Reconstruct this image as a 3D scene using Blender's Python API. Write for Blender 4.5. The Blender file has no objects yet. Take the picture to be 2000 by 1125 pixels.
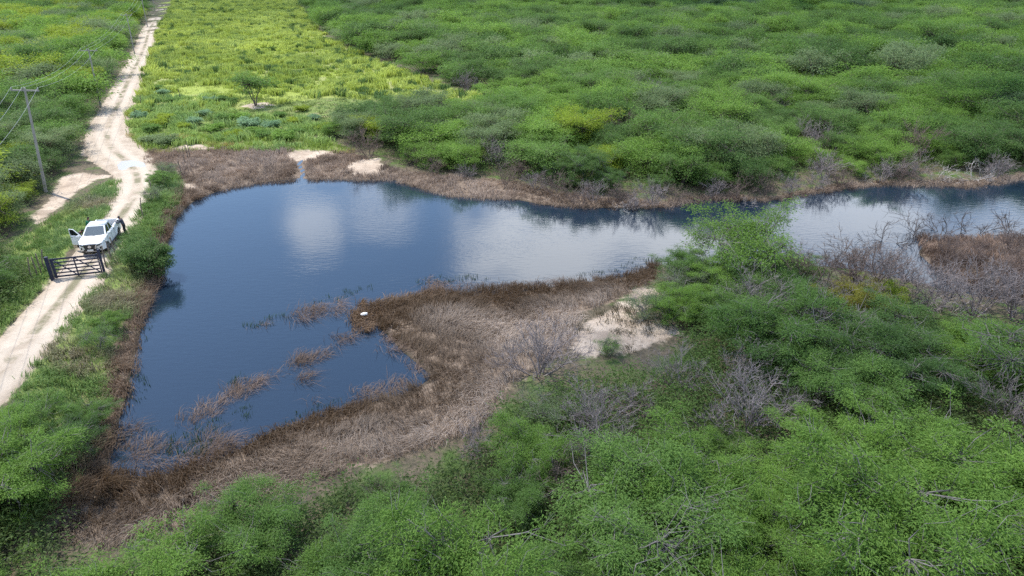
import bpy, bmesh, math, random
import numpy as np
from mathutils import Vector, Matrix, noise as mnoise

# ------------------------------------------------------------------ camera, sky, sun, exposure
scene = bpy.context.scene
COL = scene.collection
CAM_H, PITCH, FOC = 20.0, math.radians(26.5), 1334.0
SP, CP = math.sin(PITCH), math.cos(PITCH)
cd = bpy.data.cameras.new('camera')
cam = bpy.data.objects.new('camera', cd)
COL.objects.link(cam)
cam.location = (0, 0, CAM_H)
cam.rotation_euler = (math.pi / 2 - PITCH, 0, 0)
cd.sensor_width = 36.0
cd.lens = 36.0 * FOC / 2000.0
cd.clip_start, cd.clip_end = 0.1, 9000.0
scene.camera = cam


def G(px, py, z=0.0):
    """the ground point (at height z) that the photograph shows at a pixel of its 2000 x 1125 frame"""
    u, v = (px - 1000.0) / FOC, (562.5 - py) / FOC
    s = (CAM_H - z) / (SP - v * CP)
    return (u * s, (CP + v * SP) * s)


SUN_EL = math.radians(61)
SUN_AZ = math.atan2(-0.62, 0.46)          # from +Y towards +X
SUN = Vector((math.sin(SUN_AZ) * math.cos(SUN_EL), math.cos(SUN_AZ) * math.cos(SUN_EL), math.sin(SUN_EL)))
sl = bpy.data.lights.new('sun', 'SUN')
sl.energy, sl.angle, sl.color = 3.5, math.radians(0.55), (1.0, 0.95, 0.87)
so = bpy.data.objects.new('sun', sl)
COL.objects.link(so)
so.location = (0, 0, 120)
so.rotation_euler = SUN.to_track_quat('Z', 'Y').to_euler()

w = bpy.data.worlds.new('World')
scene.world = w
w.use_nodes = True
nt = w.node_tree
nt.nodes.clear()
N = nt.nodes.new


def mth(t, op, a, b=None, c=None, clamp=False):
    n = t.nodes.new('ShaderNodeMath')
    n.operation, n.use_clamp = op, clamp
    for i, q in enumerate((a, b, c)):
        if q is None:
            continue
        if isinstance(q, (int, float)):
            n.inputs[i].default_value = q
        else:
            t.links.new(q, n.inputs[i])
    return n.outputs[0]


def smooth(t, val, lo, hi):
    n = t.nodes.new('ShaderNodeMapRange')
    n.interpolation_type = 'SMOOTHSTEP'
    t.links.new(val, n.inputs[0])
    n.inputs[1].default_value, n.inputs[2].default_value = lo, hi
    n.inputs[3].default_value, n.inputs[4].default_value = 0, 1
    return n.outputs[0]


def mixc(t, f, a, b):
    n = t.nodes.new('ShaderNodeMix')
    n.data_type = 'RGBA'
    for s, q in ((n.inputs[0], f), (n.inputs[6], a), (n.inputs[7], b)):
        if isinstance(q, (int, float)):
            s.default_value = q
        elif isinstance(q, tuple):
            s.default_value = (*q, 1.0) if len(q) == 3 else q
        else:
            t.links.new(q, s)
    return n.outputs[2]


sky = N('ShaderNodeTexSky')
sky.sky_type = 'NISHITA'
sky.sun_disc = False
sky.sun_elevation = SUN_EL
sky.sun_rotation = SUN_AZ
sky.air_density, sky.dust_density, sky.ozone_density = 1.0, 0.25, 2.6
tc = N('ShaderNodeTexCoord')
sx = N('ShaderNodeSeparateXYZ')
nt.links.new(tc.outputs['Generated'], sx.inputs[0])
az = mth(nt, 'ARCTAN2', sx.outputs[0], sx.outputs[1])
el = mth(nt, 'ARCSINE', sx.outputs[2])
nz = N('ShaderNodeTexNoise')
nz.inputs['Scale'].default_value, nz.inputs['Detail'].default_value, nz.inputs['Roughness'].default_value = 9.0, 7.0, 0.62
nt.links.new(tc.outputs['Generated'], nz.inputs['Vector'])
nof = mth(nt, 'MULTIPLY', mth(nt, 'SUBTRACT', nz.outputs[0], 0.5), 1.7)
# cumulus banks standing over the far horizon: azimuth, elevation, half-width, half-height (degrees), brightness
CLOUDS = [(-17.3, 20.3, 3.0, 2.5, 0.46), (-11.6, 19.6, 3.6, 2.9, 0.36), (3.5, 23.4, 10.0, 5.2, .85), (14.0, 20.5, 10.5, 5.0, .85),
          (27.0, 19.0, 11.0, 4.2, 0.6), (40.0, 21.0, 11.0, 5.0, 0.55), (-62.0, 25.0, 16.0, 8.0, 0.8), (85.0, 30.0, 25.0, 9.0, 0.8),
          (140.0, 25.0, 30.0, 10.0, 0.8), (-140.0, 30.0, 30.0, 11.0, 0.8), (20.0, 8.0, 40.0, 2.0, 0.5), (178, 52.0, 40.0, 10.0, 0.8)]
acc = None
for a0, e0, ra, re, br in CLOUDS:
    da = mth(nt, 'DIVIDE', mth(nt, 'SUBTRACT', az, math.radians(a0)), math.radians(ra))
    de = mth(nt, 'DIVIDE', mth(nt, 'SUBTRACT', el, math.radians(e0)), math.radians(re))
    d2 = mth(nt, 'SQRT', mth(nt, 'ADD', mth(nt, 'MULTIPLY', da, da), mth(nt, 'MULTIPLY', de, de)))
    m = mth(nt, 'MULTIPLY', smooth(nt, mth(nt, 'SUBTRACT', mth(nt, 'SUBTRACT', 1.15, d2), nof), 0.0, 0.75), br)
    acc = m if acc is None else mth(nt, 'MAXIMUM', acc, m)
skyc = mixc(nt, acc, sky.outputs[0], (12.0, 12.3, 12.6))
bg = N('ShaderNodeBackground')
bg.inputs[1].default_value = 0.15
nt.links.new(skyc, bg.inputs[0])
nt.links.new(bg.outputs[0], N('ShaderNodeOutputWorld').inputs[0])

scene.view_settings.view_transform = 'Standard'
scene.view_settings.look = 'None'
scene.view_settings.exposure = 0.88
scene.view_settings.gamma = 1.0
scene.render.engine = 'CYCLES'
cy = scene.cycles
cy.max_bounces, cy.diffuse_bounces, cy.glossy_bounces, cy.transmission_bounces = 5, 3, 2, 3
cy.transparent_max_bounces, cy.volume_bounces = 6, 0
cy.use_denoising = False
cy.sample_clamp_indirect = 4.0

R = np.random.default_rng(7)
random.seed(7)

# ------------------------------------------------------------------ helpers


def tag(o, label=None, cat=None, group=None, kind=None):
    for k, v in (('label', label), ('category', cat), ('group', group), ('kind', kind)):
        if v:
            o[k] = v
    return o


def link(name, data, mat=None, parent=None, loc=(0, 0, 0)):
    o = bpy.data.objects.new(name, data)
    COL.objects.link(o)
    o.location = loc
    if mat is not None:
        data.materials.clear()
        data.materials.append(mat)
    if parent is not None:
        o.parent = parent
    return o


def empty(name, loc=(0, 0, 0), rz=0.0):
    o = bpy.data.objects.new(name, None)
    COL.objects.link(o)
    o.location = loc
    o.rotation_euler = (0, 0, rz)
    o.empty_display_size = 0.3
    return o


def fast_mesh(name, V, F4=None, F3=None, attrs=None, smoothed=False):
    me = bpy.data.meshes.new(name)
    V = np.ascontiguousarray(V, dtype=np.float32).reshape(-1, 3)
    F4 = np.zeros((0, 4), np.int32) if F4 is None else np.asarray(F4, np.int32).reshape(-1, 4)
    F3 = np.zeros((0, 3), np.int32) if F3 is None else np.asarray(F3, np.int32).reshape(-1, 3)
    me.vertices.add(len(V))
    me.vertices.foreach_set('co', V.ravel())
    loops = np.concatenate([F4.ravel(), F3.ravel()])
    starts = np.concatenate([np.arange(len(F4)) * 4, len(F4) * 4 + np.arange(len(F3)) * 3]).astype(np.int32)
    me.loops.add(len(loops))
    me.loops.foreach_set('vertex_index', loops.astype(np.int32))
    me.polygons.add(len(starts))
    me.polygons.foreach_set('loop_start', starts)
    if smoothed:
        me.polygons.foreach_set('use_smooth', np.ones(len(starts), dtype=bool))
    for k, a in (attrs or {}).items():
        a = np.ascontiguousarray(a, dtype=np.float32)
        if a.ndim == 2:
            at = me.attributes.new(k, 'FLOAT_COLOR', 'POINT')
            at.data.foreach_set('color', np.concatenate([a, np.ones((len(a), 1), np.float32)], 1).ravel())
        else:
            at = me.attributes.new(k, 'FLOAT', 'POINT')
            at.data.foreach_set('value', a)
    me.update(calc_edges=True)
    return me


def unit(a):
    return a / np.maximum(np.linalg.norm(a, axis=-1, keepdims=True), 1e-9)


def seg_dist(P, poly, closed=True):
    A = np.asarray(poly, float)
    B = np.roll(A, -1, 0) if closed else A[1:]
    A = A if closed else A[:-1]
    best = np.full(len(P), 1e9)
    for a, b in zip(A, B):
        ab = b - a
        t = np.clip(((P - a) @ ab) / max(ab @ ab, 1e-9), 0, 1)
        best = np.minimum(best, np.hypot(P[:, 0] - a[0] - t * ab[0], P[:, 1] - a[1] - t * ab[1]))
    return best


def inside(P, poly):
    A = np.asarray(poly, float)
    B = np.roll(A, -1, 0)
    r = np.zeros(len(P), bool)
    for (x0, y0), (x1, y1) in zip(A, B):
        if y0 == y1:
            continue
        c = ((y0 > P[:, 1]) != (y1 > P[:, 1])) & (P[:, 0] < (x1 - x0) * (P[:, 1] - y0) / (y1 - y0) + x0)
        r ^= c
    return r


def sdf(P, poly):
    """signed distance, positive inside"""
    d = seg_dist(P, poly)
    return np.where(inside(P, poly), d, -d)


def vnoise(P, scale, seed=0, octaves=3):
    """smooth value noise in the plane, about 0..1"""
    out, amp, tot = np.zeros(len(P)), 1.0, 0.0
    for o in range(octaves):
        q = P * (2 ** o / scale) + 37.7 * (seed + 1) + 11.3 * o
        i = np.floor(q).astype(np.int64)
        f = q - i
        f = f * f * (3 - 2 * f)

        def h(ix, iy):
            n = (ix * 374761393 + iy * 668265263 + (seed + o * 17) * 1442695041) & 0xFFFFFFFF
            n = ((n ^ (n >> 13)) * 1274126177) & 0xFFFFFFFF
            return ((n ^ (n >> 16)) & 0xFFFF) / 65535.0
        a, b = h(i[:, 0], i[:, 1]), h(i[:, 0] + 1, i[:, 1])
        c, d = h(i[:, 0], i[:, 1] + 1), h(i[:, 0] + 1, i[:, 1] + 1)
        out += amp * ((a * (1 - f[:, 0]) + b * f[:, 0]) * (1 - f[:, 1]) + (c * (1 - f[:, 0]) + d * f[:, 0]) * f[:, 1])
        tot += amp
        amp *= 0.5
    return out / tot


def pts(poly, z=0.0):
    return np.array([G(x, y, z) for x, y in poly])


def sample_in(poly, n, rng=R):
    A = np.asarray(poly)
    lo, hi = A.min(0), A.max(0)
    out = np.zeros((0, 2))
    while len(out) < n:
        q = lo + rng.random((max(2 * n, 1000), 2)) * (hi - lo)
        out = np.concatenate([out, q[inside(q, A)]])
    return out[:n]


def area(poly):
    A = np.asarray(poly)
    x, y = A[:, 0], A[:, 1]
    return 0.5 * abs(np.dot(x, np.roll(y, -1)) - np.dot(y, np.roll(x, -1)))


# ------------------------------------------------------------------ materials


def new_mat(name):
    m = bpy.data.materials.new(name)
    m.use_nodes = True
    t = m.node_tree
    b = t.nodes['Principled BSDF']
    return m, t, b


def noise_fac(t, scale, detail=4.0, rough=0.55, vec=None):
    n = t.nodes.new('ShaderNodeTexNoise')
    n.inputs['Scale'].default_value, n.inputs['Detail'].default_value, n.inputs['Roughness'].default_value = scale, detail, rough
    if vec is None:
        vec = t.nodes.new('ShaderNodeNewGeometry').outputs['Position']
    t.links.new(vec, n.inputs['Vector'])
    return n.outputs[0]


def attr(t, name, kind='Fac'):
    a = t.nodes.new('ShaderNodeAttribute')
    a.attribute_name = name
    return a.outputs[kind]


def simple(name, col, rough=0.6, metal=0.0, var=0.0, scale=3.0, spec=0.5, coat=0.0):
    m, t, b = new_mat(name)
    b.inputs['Roughness'].default_value, b.inputs['Metallic'].default_value = rough, metal
    b.inputs['Specular IOR Level'].default_value = spec
    b.inputs['Coat Weight'].default_value = coat
    if var:
        vec = t.nodes.new('ShaderNodeTexCoord').outputs['Object']
        f = noise_fac(t, scale, 5.0, 0.6, vec)
        f = smooth(t, f, 0.25, 0.75)
        t.links.new(mixc(t, f, tuple(c * (1 - var) for c in col), tuple(min(1, c * (1 + var)) for c in col)), b.inputs['Base Color'])
    else:
        b.inputs['Base Color'].default_value = (*col, 1)
    return m


def leafy(name, dark, light, trans=0.46, rough=0.6, use_col=False):
    """leaf or blade material: colour from the plant's own tone, part of the light passes through"""
    m, t, b = new_mat(name)
    if use_col:
        c = attr(t, 'col', 'Color')
    else:
        oi = t.nodes.new('ShaderNodeObjectInfo').outputs['Random']
        f = mth(t, 'ADD', mth(t, 'MULTIPLY', attr(t, 'tone'), 0.75), mth(t, 'MULTIPLY', mth(t, 'SUBTRACT', oi, 0.35), 0.45), clamp=True)
        c = mixc(t, f, dark, light)
    t.links.new(c, b.inputs['Base Color'])
    b.inputs['Roughness'].default_value = rough
    b.inputs['Specular IOR Level'].default_value = 0.25
    tr = t.nodes.new('ShaderNodeBsdfTranslucent')
    t.links.new(c, tr.inputs[0])
    mx = t.nodes.new('ShaderNodeMixShader')
    mx.inputs[0].default_value = trans
    t.links.new(b.outputs[0], mx.inputs[1])
    t.links.new(tr.outputs[0], mx.inputs[2])
    t.links.new(mx.outputs[0], t.nodes['Material Output'].inputs[0])
    return m


M = {}
M['bark'] = simple('bark', (0.13, 0.105, 0.085), 0.9, var=0.4, scale=6)
M['bark_grey'] = simple('bark_grey', (0.185, 0.17, 0.16), 0.9, var=0.35, scale=5)
M['twig_lilac'] = simple('twig_lilac', (0.235, 0.20, 0.195), 0.9, var=0.35, scale=4)
M['twig_brown'] = simple('twig_brown', (0.17, 0.125, 0.105), 0.9, var=0.4, scale=4)
M['twig_dark'] = simple('twig_dark', (0.085, 0.07, 0.065), 0.85, var=0.4, scale=4)
M['twig_white'] = simple('twig_white', (0.38, 0.345, 0.325), 0.85, var=0.3, scale=4)
M['leaf_bright'] = leafy('leaf_bright', (0.105, 0.205, 0.036), (0.24, 0.40, 0.072))
M['leaf_mid'] = leafy('leaf_mid', (0.085, 0.17, 0.038), (0.185, 0.32, 0.07))
M['leaf_deep'] = leafy('leaf_deep', (0.066, 0.135, 0.036), (0.145, 0.25, 0.066))
M['leaf_pale'] = leafy('leaf_pale', (0.125, 0.185, 0.08), (0.24, 0.325, 0.14))
M['leaf_lime'] = leafy('leaf_lime', (0.19, 0.28, 0.028), (0.36, 0.45, 0.05))
M['leaf_yellow'] = leafy('leaf_yellow', (0.20, 0.20, 0.03), (0.36, 0.34, 0.06))
M['leaf_blue'] = leafy('leaf_blue', (0.13, 0.25, 0.12), (0.30, 0.45, 0.26))
M['blade'] = leafy('blade', None, None, 0.3, use_col=True)

# ------------------------------------------------------------------ layout (outlines read off the photograph, laid on the ground)
POND = pts([(205, 925), (222, 850), (243, 790), (262, 700), (285, 600), (318, 530), (325, 470), (345, 420), (385, 388), (450, 366), (520, 356), (575, 350),
            (640, 350), (700, 352), (770, 352), (820, 368), (880, 384), (940, 388), (1010, 390), (1060, 400), (1130, 405), (1220, 407), (1310, 405), (1350, 390), (1400, 391),
            (1500, 393), (1580, 378), (1660, 366), (1720, 362), (1800, 362), (1900, 366), (2010, 345), (2200, 340), (2500, 335), (3400, 330), (3400, 430), (2600, 440), (2200, 452), (2010, 462), (1900, 466),
            (1810, 470), (1790, 500), (1820, 530), (1890, 560), (1860, 572), (1790, 550), (1700, 530), (1620, 520), (1500, 520), (1400, 515), (1330, 515), (1285, 517), (1225, 540), (1100, 558), (1000, 572), (935, 578),
            (870, 577), (820, 588), (760, 594), (735, 600), (742, 640), (790, 690), (845, 735), (800, 768), (700, 792), (620, 818), (540, 838), (480, 872), (400, 908), (330, 925), (260, 935)])
ROADPX = [(-420, 1080, 1.0, 1.5), (-260, 960, 1.0, 1.5), (-150, 870, 1.0, 1.5), (-65, 790, 1.0, 1.5), (25, 700, 1.0, 1.5), (62, 655, 0.95, 1.5), (112, 600, .9, 1.55), (152, 545, .9, 1.55), (185, 505, .9, 1.55),
          (216, 455, .9, 1.5), (246, 410, .85, 1.5), (264, 380, .75, 1.5), (271, 355, .6, 1.6), (267, 338, .45, 1.8), (256, 322, .32, 2.2), (236, 306, .38, 2.8), (214, 288, .5, 2.5), (208, 270, .5, 2.2), (213, 240, .5, 2.0),
          (228, 210, .5, 2.0), (241, 180, .5, 1.9), (254, 150, .5, 1.9), (270, 120, .5, 1.9), (283, 90, .5, 2.0), (291, 60, .5, 2.0), (308, 30, .5, 2.0), (322, 10, .5, 2.0), (331, 0, .5, 2.0), (344, -20, .5, 2.0), (366, -50, .5, 2.0)]
ROAD = np.array([G(x, y, z) for x, y, z, h in ROADPX])
ROADZ = np.array([q[2] for q in ROADPX])
ROADHW = np.array([q[3] for q in ROADPX])
# finer centre line
_t = np.concatenate([[0], np.cumsum(np.hypot(*np.diff(ROAD, axis=0).T))])


def cat(ts, vals):
    """Catmull-like smooth interpolation by averaging a dense linear one"""
    tt = np.linspace(0, _t[-1], 900)
    v = np.interp(tt, _t, vals)
    k = np.hanning(15)
    k /= k.sum()
    v = np.convolve(np.pad(v, 7, mode='edge'), k, 'valid')
    return np.interp(ts, tt, v)


_tr = np.linspace(0, _t[-1], 420)
_tr = _t[-1] * (_tr / _t[-1]) ** 1.35
RC = np.stack([cat(_tr, ROAD[:, 0]), cat(_tr, ROAD[:, 1])], 1)
RZ, RH = cat(_tr, ROADZ), cat(_tr, ROADHW)


def road_info(P):
    """distance to the road's centre line, height and half width there"""
    d = np.full(len(P), 1e9)
    z, hw = np.zeros(len(P)), np.zeros(len(P))
    for i in range(0, len(P), 20000):
        q = P[i:i + 20000]
        dd = np.hypot(q[:, None, 0] - RC[None, ::2, 0], q[:, None, 1] - RC[None, ::2, 1])
        k = dd.argmin(1)
        d[i:i + 20000] = dd[np.arange(len(q)), k]
        z[i:i + 20000], hw[i:i + 20000] = RZ[::2][k], RH[::2][k]
    return d, z, hw


STREAM = pts([(588, 308), (584, 320), (592, 334), (590, 346), (593, 362)], 0.1)
CHANNEL = pts([(1775, 500), (1800, 525), (1850, 548), (1905, 568)], 0.0)
REEDS_BANK = pts([(95, 1000), (150, 930), (205, 925), (330, 918), (480, 865), (620, 812), (800, 762), (845, 730), (790, 685), (742, 640), (690, 632), (682, 610), (720, 592), (790, 590), (830, 568), (900, 572),
                  (960, 552), (1100, 556), (1220, 536), (1288, 514), (1300, 540), (1250, 572), (1185, 602), (1135, 626), (1120, 690), (1000, 760), (960, 830), (900, 870), (780, 910), (690, 930), (590, 970), (470, 1000),
                  (330, 1050), (200, 1085), (110, 1060)])
REEDS_LEFT = pts([(352, 372), (400, 380), (372, 392), (340, 425), (322, 470), (316, 530), (286, 600), (263, 700), (245, 790), (225, 850), (210, 925), (110, 1000), (150, 930), (185, 850), (200, 780), (218, 705), (240, 640), (262, 590), (290, 525), (300, 470), (318, 430)], 0.2)
REEDS_MARSH = pts([(285, 318), (290, 303), (345, 303), (430, 296), (540, 296), (600, 302), (690, 305), (760, 335), (800, 340), (880, 352), (1000, 362), (1080, 383), (1200, 392), (1300, 398), (1345, 386), (1420, 384), (1500, 388), (1640, 362), (1720, 356), (1800, 356), (1900, 356), (2010, 340),
                   (2010, 350), (1900, 370), (1800, 366), (1720, 366), (1660, 370), (1580, 383), (1500, 397), (1400, 396), (1345, 400), (1310, 408), (1220, 410), (1130, 408), (1060, 403), (1010, 393), (940, 391), (880, 387), (820, 371), (770, 355), (640, 354), (520, 360), (450, 370), (390, 388), (360, 370), (352, 345), (310, 335)])
REEDS_ISLE = pts([(1790, 462), (1850, 470), (2010, 462), (2200, 452), (2600, 440), (2600, 560), (2200, 580), (2000, 600), (1900, 580), (1890, 555), (1825, 530), (1800, 505)])
BANK_GRASS = pts([(292, 345), (335, 325), (352, 350), (355, 375), (325, 425), (305, 465), (295, 520), (268, 590), (245, 640), (222, 705), (205, 780), (190, 850), (150, 925), (95, 1000), (-120, 1050), (-60, 900), (15, 820), (60, 740), (95, 690), (130, 640),
                  (168, 590), (205, 540), (228, 495), (250, 450), (272, 410), (290, 378)], 0.6)
LEFT_GRASS = pts([(238, 347), (222, 400), (196, 445), (150, 480), (130, 520), (100, 555), (55, 605), (5, 660), (-120, 780), (-260, 860), (-260, 700), (-60, 560), (20, 470), (70, 445), (120, 410), (180, 370)], 0.6)
MARSH_GRASS = pts([(240, 265), (320, 265), (450, 262), (560, 262), (640, 275), (700, 300), (640, 300), (560, 296), (430, 294), (345, 300), (285, 300), (262, 284)], 0.4)
FIELD = pts([(352, -52), (560, -52), (578, 0), (606, 45), (650, 82), (740, 122), (850, 162), (930, 194), (905, 206), (760, 198), (640, 192), (560, 200), (500, 215), (420, 212), (330, 215), (262, 230), (236, 262), (228, 250), (246, 205), (262, 170), (285, 120), (300, 90), (312, 50), (330, 20)], 0.5)
GLADE = pts([(430, 190), (560, 188), (760, 196), (905, 200), (1000, 205), (1010, 216), (880, 222), (720, 222), (640, 236), (610, 262), (520, 264), (420, 262), (300, 262), (240, 262), (262, 228), (330, 212)], 0.5)
SANDS = [pts(q, 0.3) for q in (
    [(676, 326), (700, 314), (738, 312), (752, 328), (735, 340), (690, 338)],
    [(556, 300), (575, 293), (640, 294), (660, 303), (600, 309), (570, 310)],
    [(330, 290), (390, 284), (425, 292), (340, 297)],
    [(350, 362), (380, 358), (388, 368), (356, 372)],
    [(160, 306), (185, 270), (205, 262), (255, 272), (275, 288), (290, 300), (283, 316), (255, 330), (215, 318)],
    [(66, 428), (92, 400), (112, 372), (126, 350), (160, 340), (232, 345), (188, 354), (150, 378), (112, 410), (82, 440)],
    [(1125, 640), (1170, 618), (1225, 590), (1255, 562), (1300, 570), (1280, 600), (1230, 625), (1325, 625), (1330, 660), (1240, 690), (1160, 700), (1112, 690)],
    [(470, 212), (490, 205), (525, 203), (535, 208), (500, 217)],
    [(210, 230), (236, 214), (262, 195), (270, 200), (240, 232), (226, 262)])]
FOREST_FRONT = pts([(-400, 900), (0, 880), (60, 870), (95, 920), (100, 1000), (105, 1035), (180, 1075), (260, 1065), (340, 1030), (430, 985), (500, 965), (585, 955), (640, 905), (720, 895), (800, 905), (880, 850), (960, 815),
                    (990, 755), (1060, 735), (1120, 705), (1210, 700), (1320, 680), (1345, 640), (1330, 600), (1300, 560), (1296, 525), (1350, 500), (1480, 500), (1600, 515), (1660, 560), (1780, 565), (1900, 605), (2010, 612), (2500, 600), (3200, 590), (3600, 1500), (-900, 1500)], 2.0)
FOREST_LEFT = pts([(316, -52), (300, -20), (283, 5), (272, 40), (260, 80), (238, 130), (212, 180), (188, 225), (172, 265), (150, 300), (140, 325), (110, 350), (70, 395), (45, 440), (10, 470), (-60, 520), (-300, 640), (-1200, 640), (-2600, 250), (-3600, -52)], 0.5)
FOREST_LEFT_NEAR = pts([(-20, 480), (30, 505), (70, 545), (40, 600), (0, 640), (-120, 740), (-300, 860), (-700, 860), (-400, 600)], 0.7)
FOREST_FAR = pts([(575, -52), (590, 0), (615, 42), (655, 78), (740, 118), (850, 158), (925, 188), (1000, 196), (1010, 212), (880, 226), (740, 228), (665, 240), (640, 268), (660, 290), (715, 300), (760, 318), (820, 328), (900, 345), (1010, 358), (1100, 378), (1210, 386), (1320, 382), (1420, 376), (1510, 370), (1650, 352), (1740, 342), (2010, 334), (2600, 326), (3600, 318), (5200, 100), (6500, -52)], 0.3)


def height(P):
    pond = sdf(P, POND)
    for q, wd in ((STREAM, 0.24), (CHANNEL, 0.9)):
        pond = np.maximum(pond, wd - seg_dist(P, q, False))
    h = np.clip(-pond * 0.16, -1.4, 0.38)
    far = np.clip((-pond - 3) / 30.0, 0, 1)
    h = h + far * (0.25 + 0.5 * (vnoise(P, 22.0, 3) - 0.5)) + 0.12 * (vnoise(P, 1.7, 5) - 0.5) * np.clip(-pond, 0, 1)
    d, z, hw = road_info(P)
    k = np.clip((hw + 3.0 - d) / 2.6, 0, 1)
    k = k * k * (3 - 2 * k)
    k *= np.clip((-pond + 0.3) / 1.2, 0, 1)
    return h * (1 - k) + z * k


def gz(x, y):
    return float(height(np.array([[x, y]]))[0])


# ------------------------------------------------------------------ ground, road, water
def axis(lo, hi, step, out, grow):
    a = list(np.arange(lo, hi + step / 2, step))
    s, v = step, hi
    while v < out:
        s *= grow
        v += s
        a.append(v)
    s, v = step, lo
    while v > -out:
        s *= grow
        v -= s
        a.insert(0, v)
    return np.array(a)


gx, gy = axis(-75, 80, 0.5, 4000, 1.16), axis(10, 130, 0.5, 4000, 1.16)
X, Y = np.meshgrid(gx, gy)
P = np.stack([X.ravel(), Y.ravel()], 1)
hz = height(P)
rd, rz_, rhw = road_info(P)
hz = np.where(rd < rhw + 0.25, hz - 0.10, hz)
sand = np.max([sdf(P, q) for q in SANDS], axis=0)
reed = np.max([sdf(P, q) for q in (REEDS_BANK, REEDS_LEFT, REEDS_MARSH, REEDS_ISLE)], axis=0)
pond_sd = sdf(P, POND)
field = sdf(P, FIELD)
lawn = np.max([sdf(P, q) for q in (BANK_GRASS, LEFT_GRASS, MARSH_GRASS, GLADE)], axis=0)
nx, ny = len(gx), len(gy)
I = np.arange(nx * ny).reshape(ny, nx)
F = np.stack([I[:-1, :-1], I[:-1, 1:], I[1:, 1:], I[1:, :-1]], -1).reshape(-1, 4)
me = fast_mesh('ground', np.column_stack([P, hz]), F, attrs={
    'sand': np.clip(sand, -3, 3), 'reed': np.clip(reed, -3, 3), 'field': np.clip(field, -3, 3), 'lawn': np.clip(lawn, -3, 3), 'shore': np.clip(pond_sd, -3, 3), 'verge': np.clip(rhw - rd, -3, 3)}, smoothed=True)
m, t, b = new_mat('ground')
geo = t.nodes.new('ShaderNodeNewGeometry').outputs['Position']
n1 = noise_fac(t, 0.6, 6, 0.65, geo)
n2 = noise_fac(t, 4.0, 5, 0.7, geo)
n3 = noise_fac(t, 0.09, 4, 0.6, geo)
edge = mth(t, 'ADD', mth(t, 'MULTIPLY', mth(t, 'SUBTRACT', n1, 0.5), 2.2), mth(t, 'MULTIPLY', mth(t, 'SUBTRACT', n2, 0.5), 0.9))


def zone(name, w=0.25, off=0.0):
    return smooth(t, mth(t, 'ADD', mth(t, 'ADD', attr(t, name), edge), off), -w, w)


litter = mixc(t, smooth(t, n2, 0.3, 0.7), (0.07, 0.065, 0.045), (0.17, 0.135, 0.095))
litter = mixc(t, smooth(t, n1, 0.45, 0.65), litter, mixc(t, n2, (0.05, 0.085, 0.025), (0.11, 0.17, 0.045)))
lawnc = mixc(t, smooth(t, n2, 0.3, 0.7), (0.09, 0.14, 0.035), (0.22, 0.27, 0.08))
lawnc = mixc(t, smooth(t, n1, 0.5, 0.72), lawnc, (0.24, 0.20, 0.12))
fieldc = mixc(t, smooth(t, n2, 0.3, 0.7), (0.19, 0.24, 0.05), (0.30, 0.36, 0.075))
fieldc = mixc(t, smooth(t, n3, 0.48, 0.6), fieldc, (0.26, 0.28, 0.11))
reedc = mixc(t, smooth(t, n2, 0.3, 0.7), (0.09, 0.066, 0.048), (0.27, 0.21, 0.16))
sandc = mixc(t, smooth(t, n1, 0.3, 0.7), (0.38, 0.30, 0.23), (0.54, 0.45, 0.36))
sandc = mixc(t, mth(t, 'MULTIPLY', smooth(t, n2, 0.5, 0.68), 0.7), sandc, (0.20, 0.155, 0.115))
sandc = mixc(t, mth(t, 'MULTIPLY', smooth(t, noise_fac(t, 0.45, 3, 0.6, geo), 0.5, 0.64), 0.65), sandc, (0.27, 0.215, 0.17))
c = mixc(t, zone('lawn'), litter, lawnc)
c = mixc(t, zone('field'), c, fieldc)
c = mixc(t, zone('reed'), c, reedc)
c = mixc(t, zone('sand', 0.2), c, sandc)
c = mixc(t, zone('verge', 0.3, 0.1), c, sandc)
c = mixc(t, smooth(t, attr(t, 'shore'), -0.5, 0.2), c, (0.028, 0.026, 0.018))
t.links.new(c, b.inputs['Base Color'])
b.inputs['Roughness'].default_value = 0.95
b.inputs['Specular IOR Level'].default_value = 0.15
bp = t.nodes.new('ShaderNodeBump')
bp.inputs['Strength'].default_value, bp.inputs['Distance'].default_value = 0.7, 0.12
t.links.new(n2, bp.inputs['Height'])
t.links.new(bp.outputs[0], b.inputs['Normal'])
tag(link('ground', me, m), kind='structure')

# the sandy road: a cambered strip with two wheel tracks
K = 15
tang = unit(np.gradient(RC, axis=0))
nrm = np.stack([-tang[:, 1], tang[:, 0]], 1)
us = np.linspace(-1, 1, K)
wob = (vnoise(RC, 5.0, 9) - 0.5) * 0.7
wob2 = (vnoise(RC, 4.0, 12) - 0.5) * 0.7
RV, RU, RL = [], [], []
for i in range(len(RC)):
    hl, hr = RH[i] + 0.25 + wob[i], RH[i] + 0.25 + wob2[i]
    for u in us:
        o = u * (hl if u > 0 else hr)
        p = RC[i] + nrm[i] * o
        z = RZ[i] + 0.03 * (1 - u * u) - 0.02 * math.exp(-((abs(o) - 0.8) / 0.35) ** 2) - (0.12 if abs(u) == 1 else 0)
        RV.append((*p, z))
        RU.append(o)
        RL.append(u)
I = np.arange(len(RC) * K).reshape(-1, K)
F = np.stack([I[:-1, :-1], I[1:, :-1], I[1:, 1:], I[:-1, 1:]], -1).reshape(-1, 4)
me = fast_mesh('road', np.array(RV), F[:, ::-1], attrs={'across': np.array(RU), 'side': np.abs(np.array(RL))}, smoothed=True)
m, t, b = new_mat('road_sand')
geo = t.nodes.new('ShaderNodeNewGeometry').outputs['Position']
n1, n2, n4 = noise_fac(t, 0.9, 6, 0.6, geo), noise_fac(t, 5.0, 6, 0.7, geo), noise_fac(t, 0.35, 4, 0.6, geo)
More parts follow.
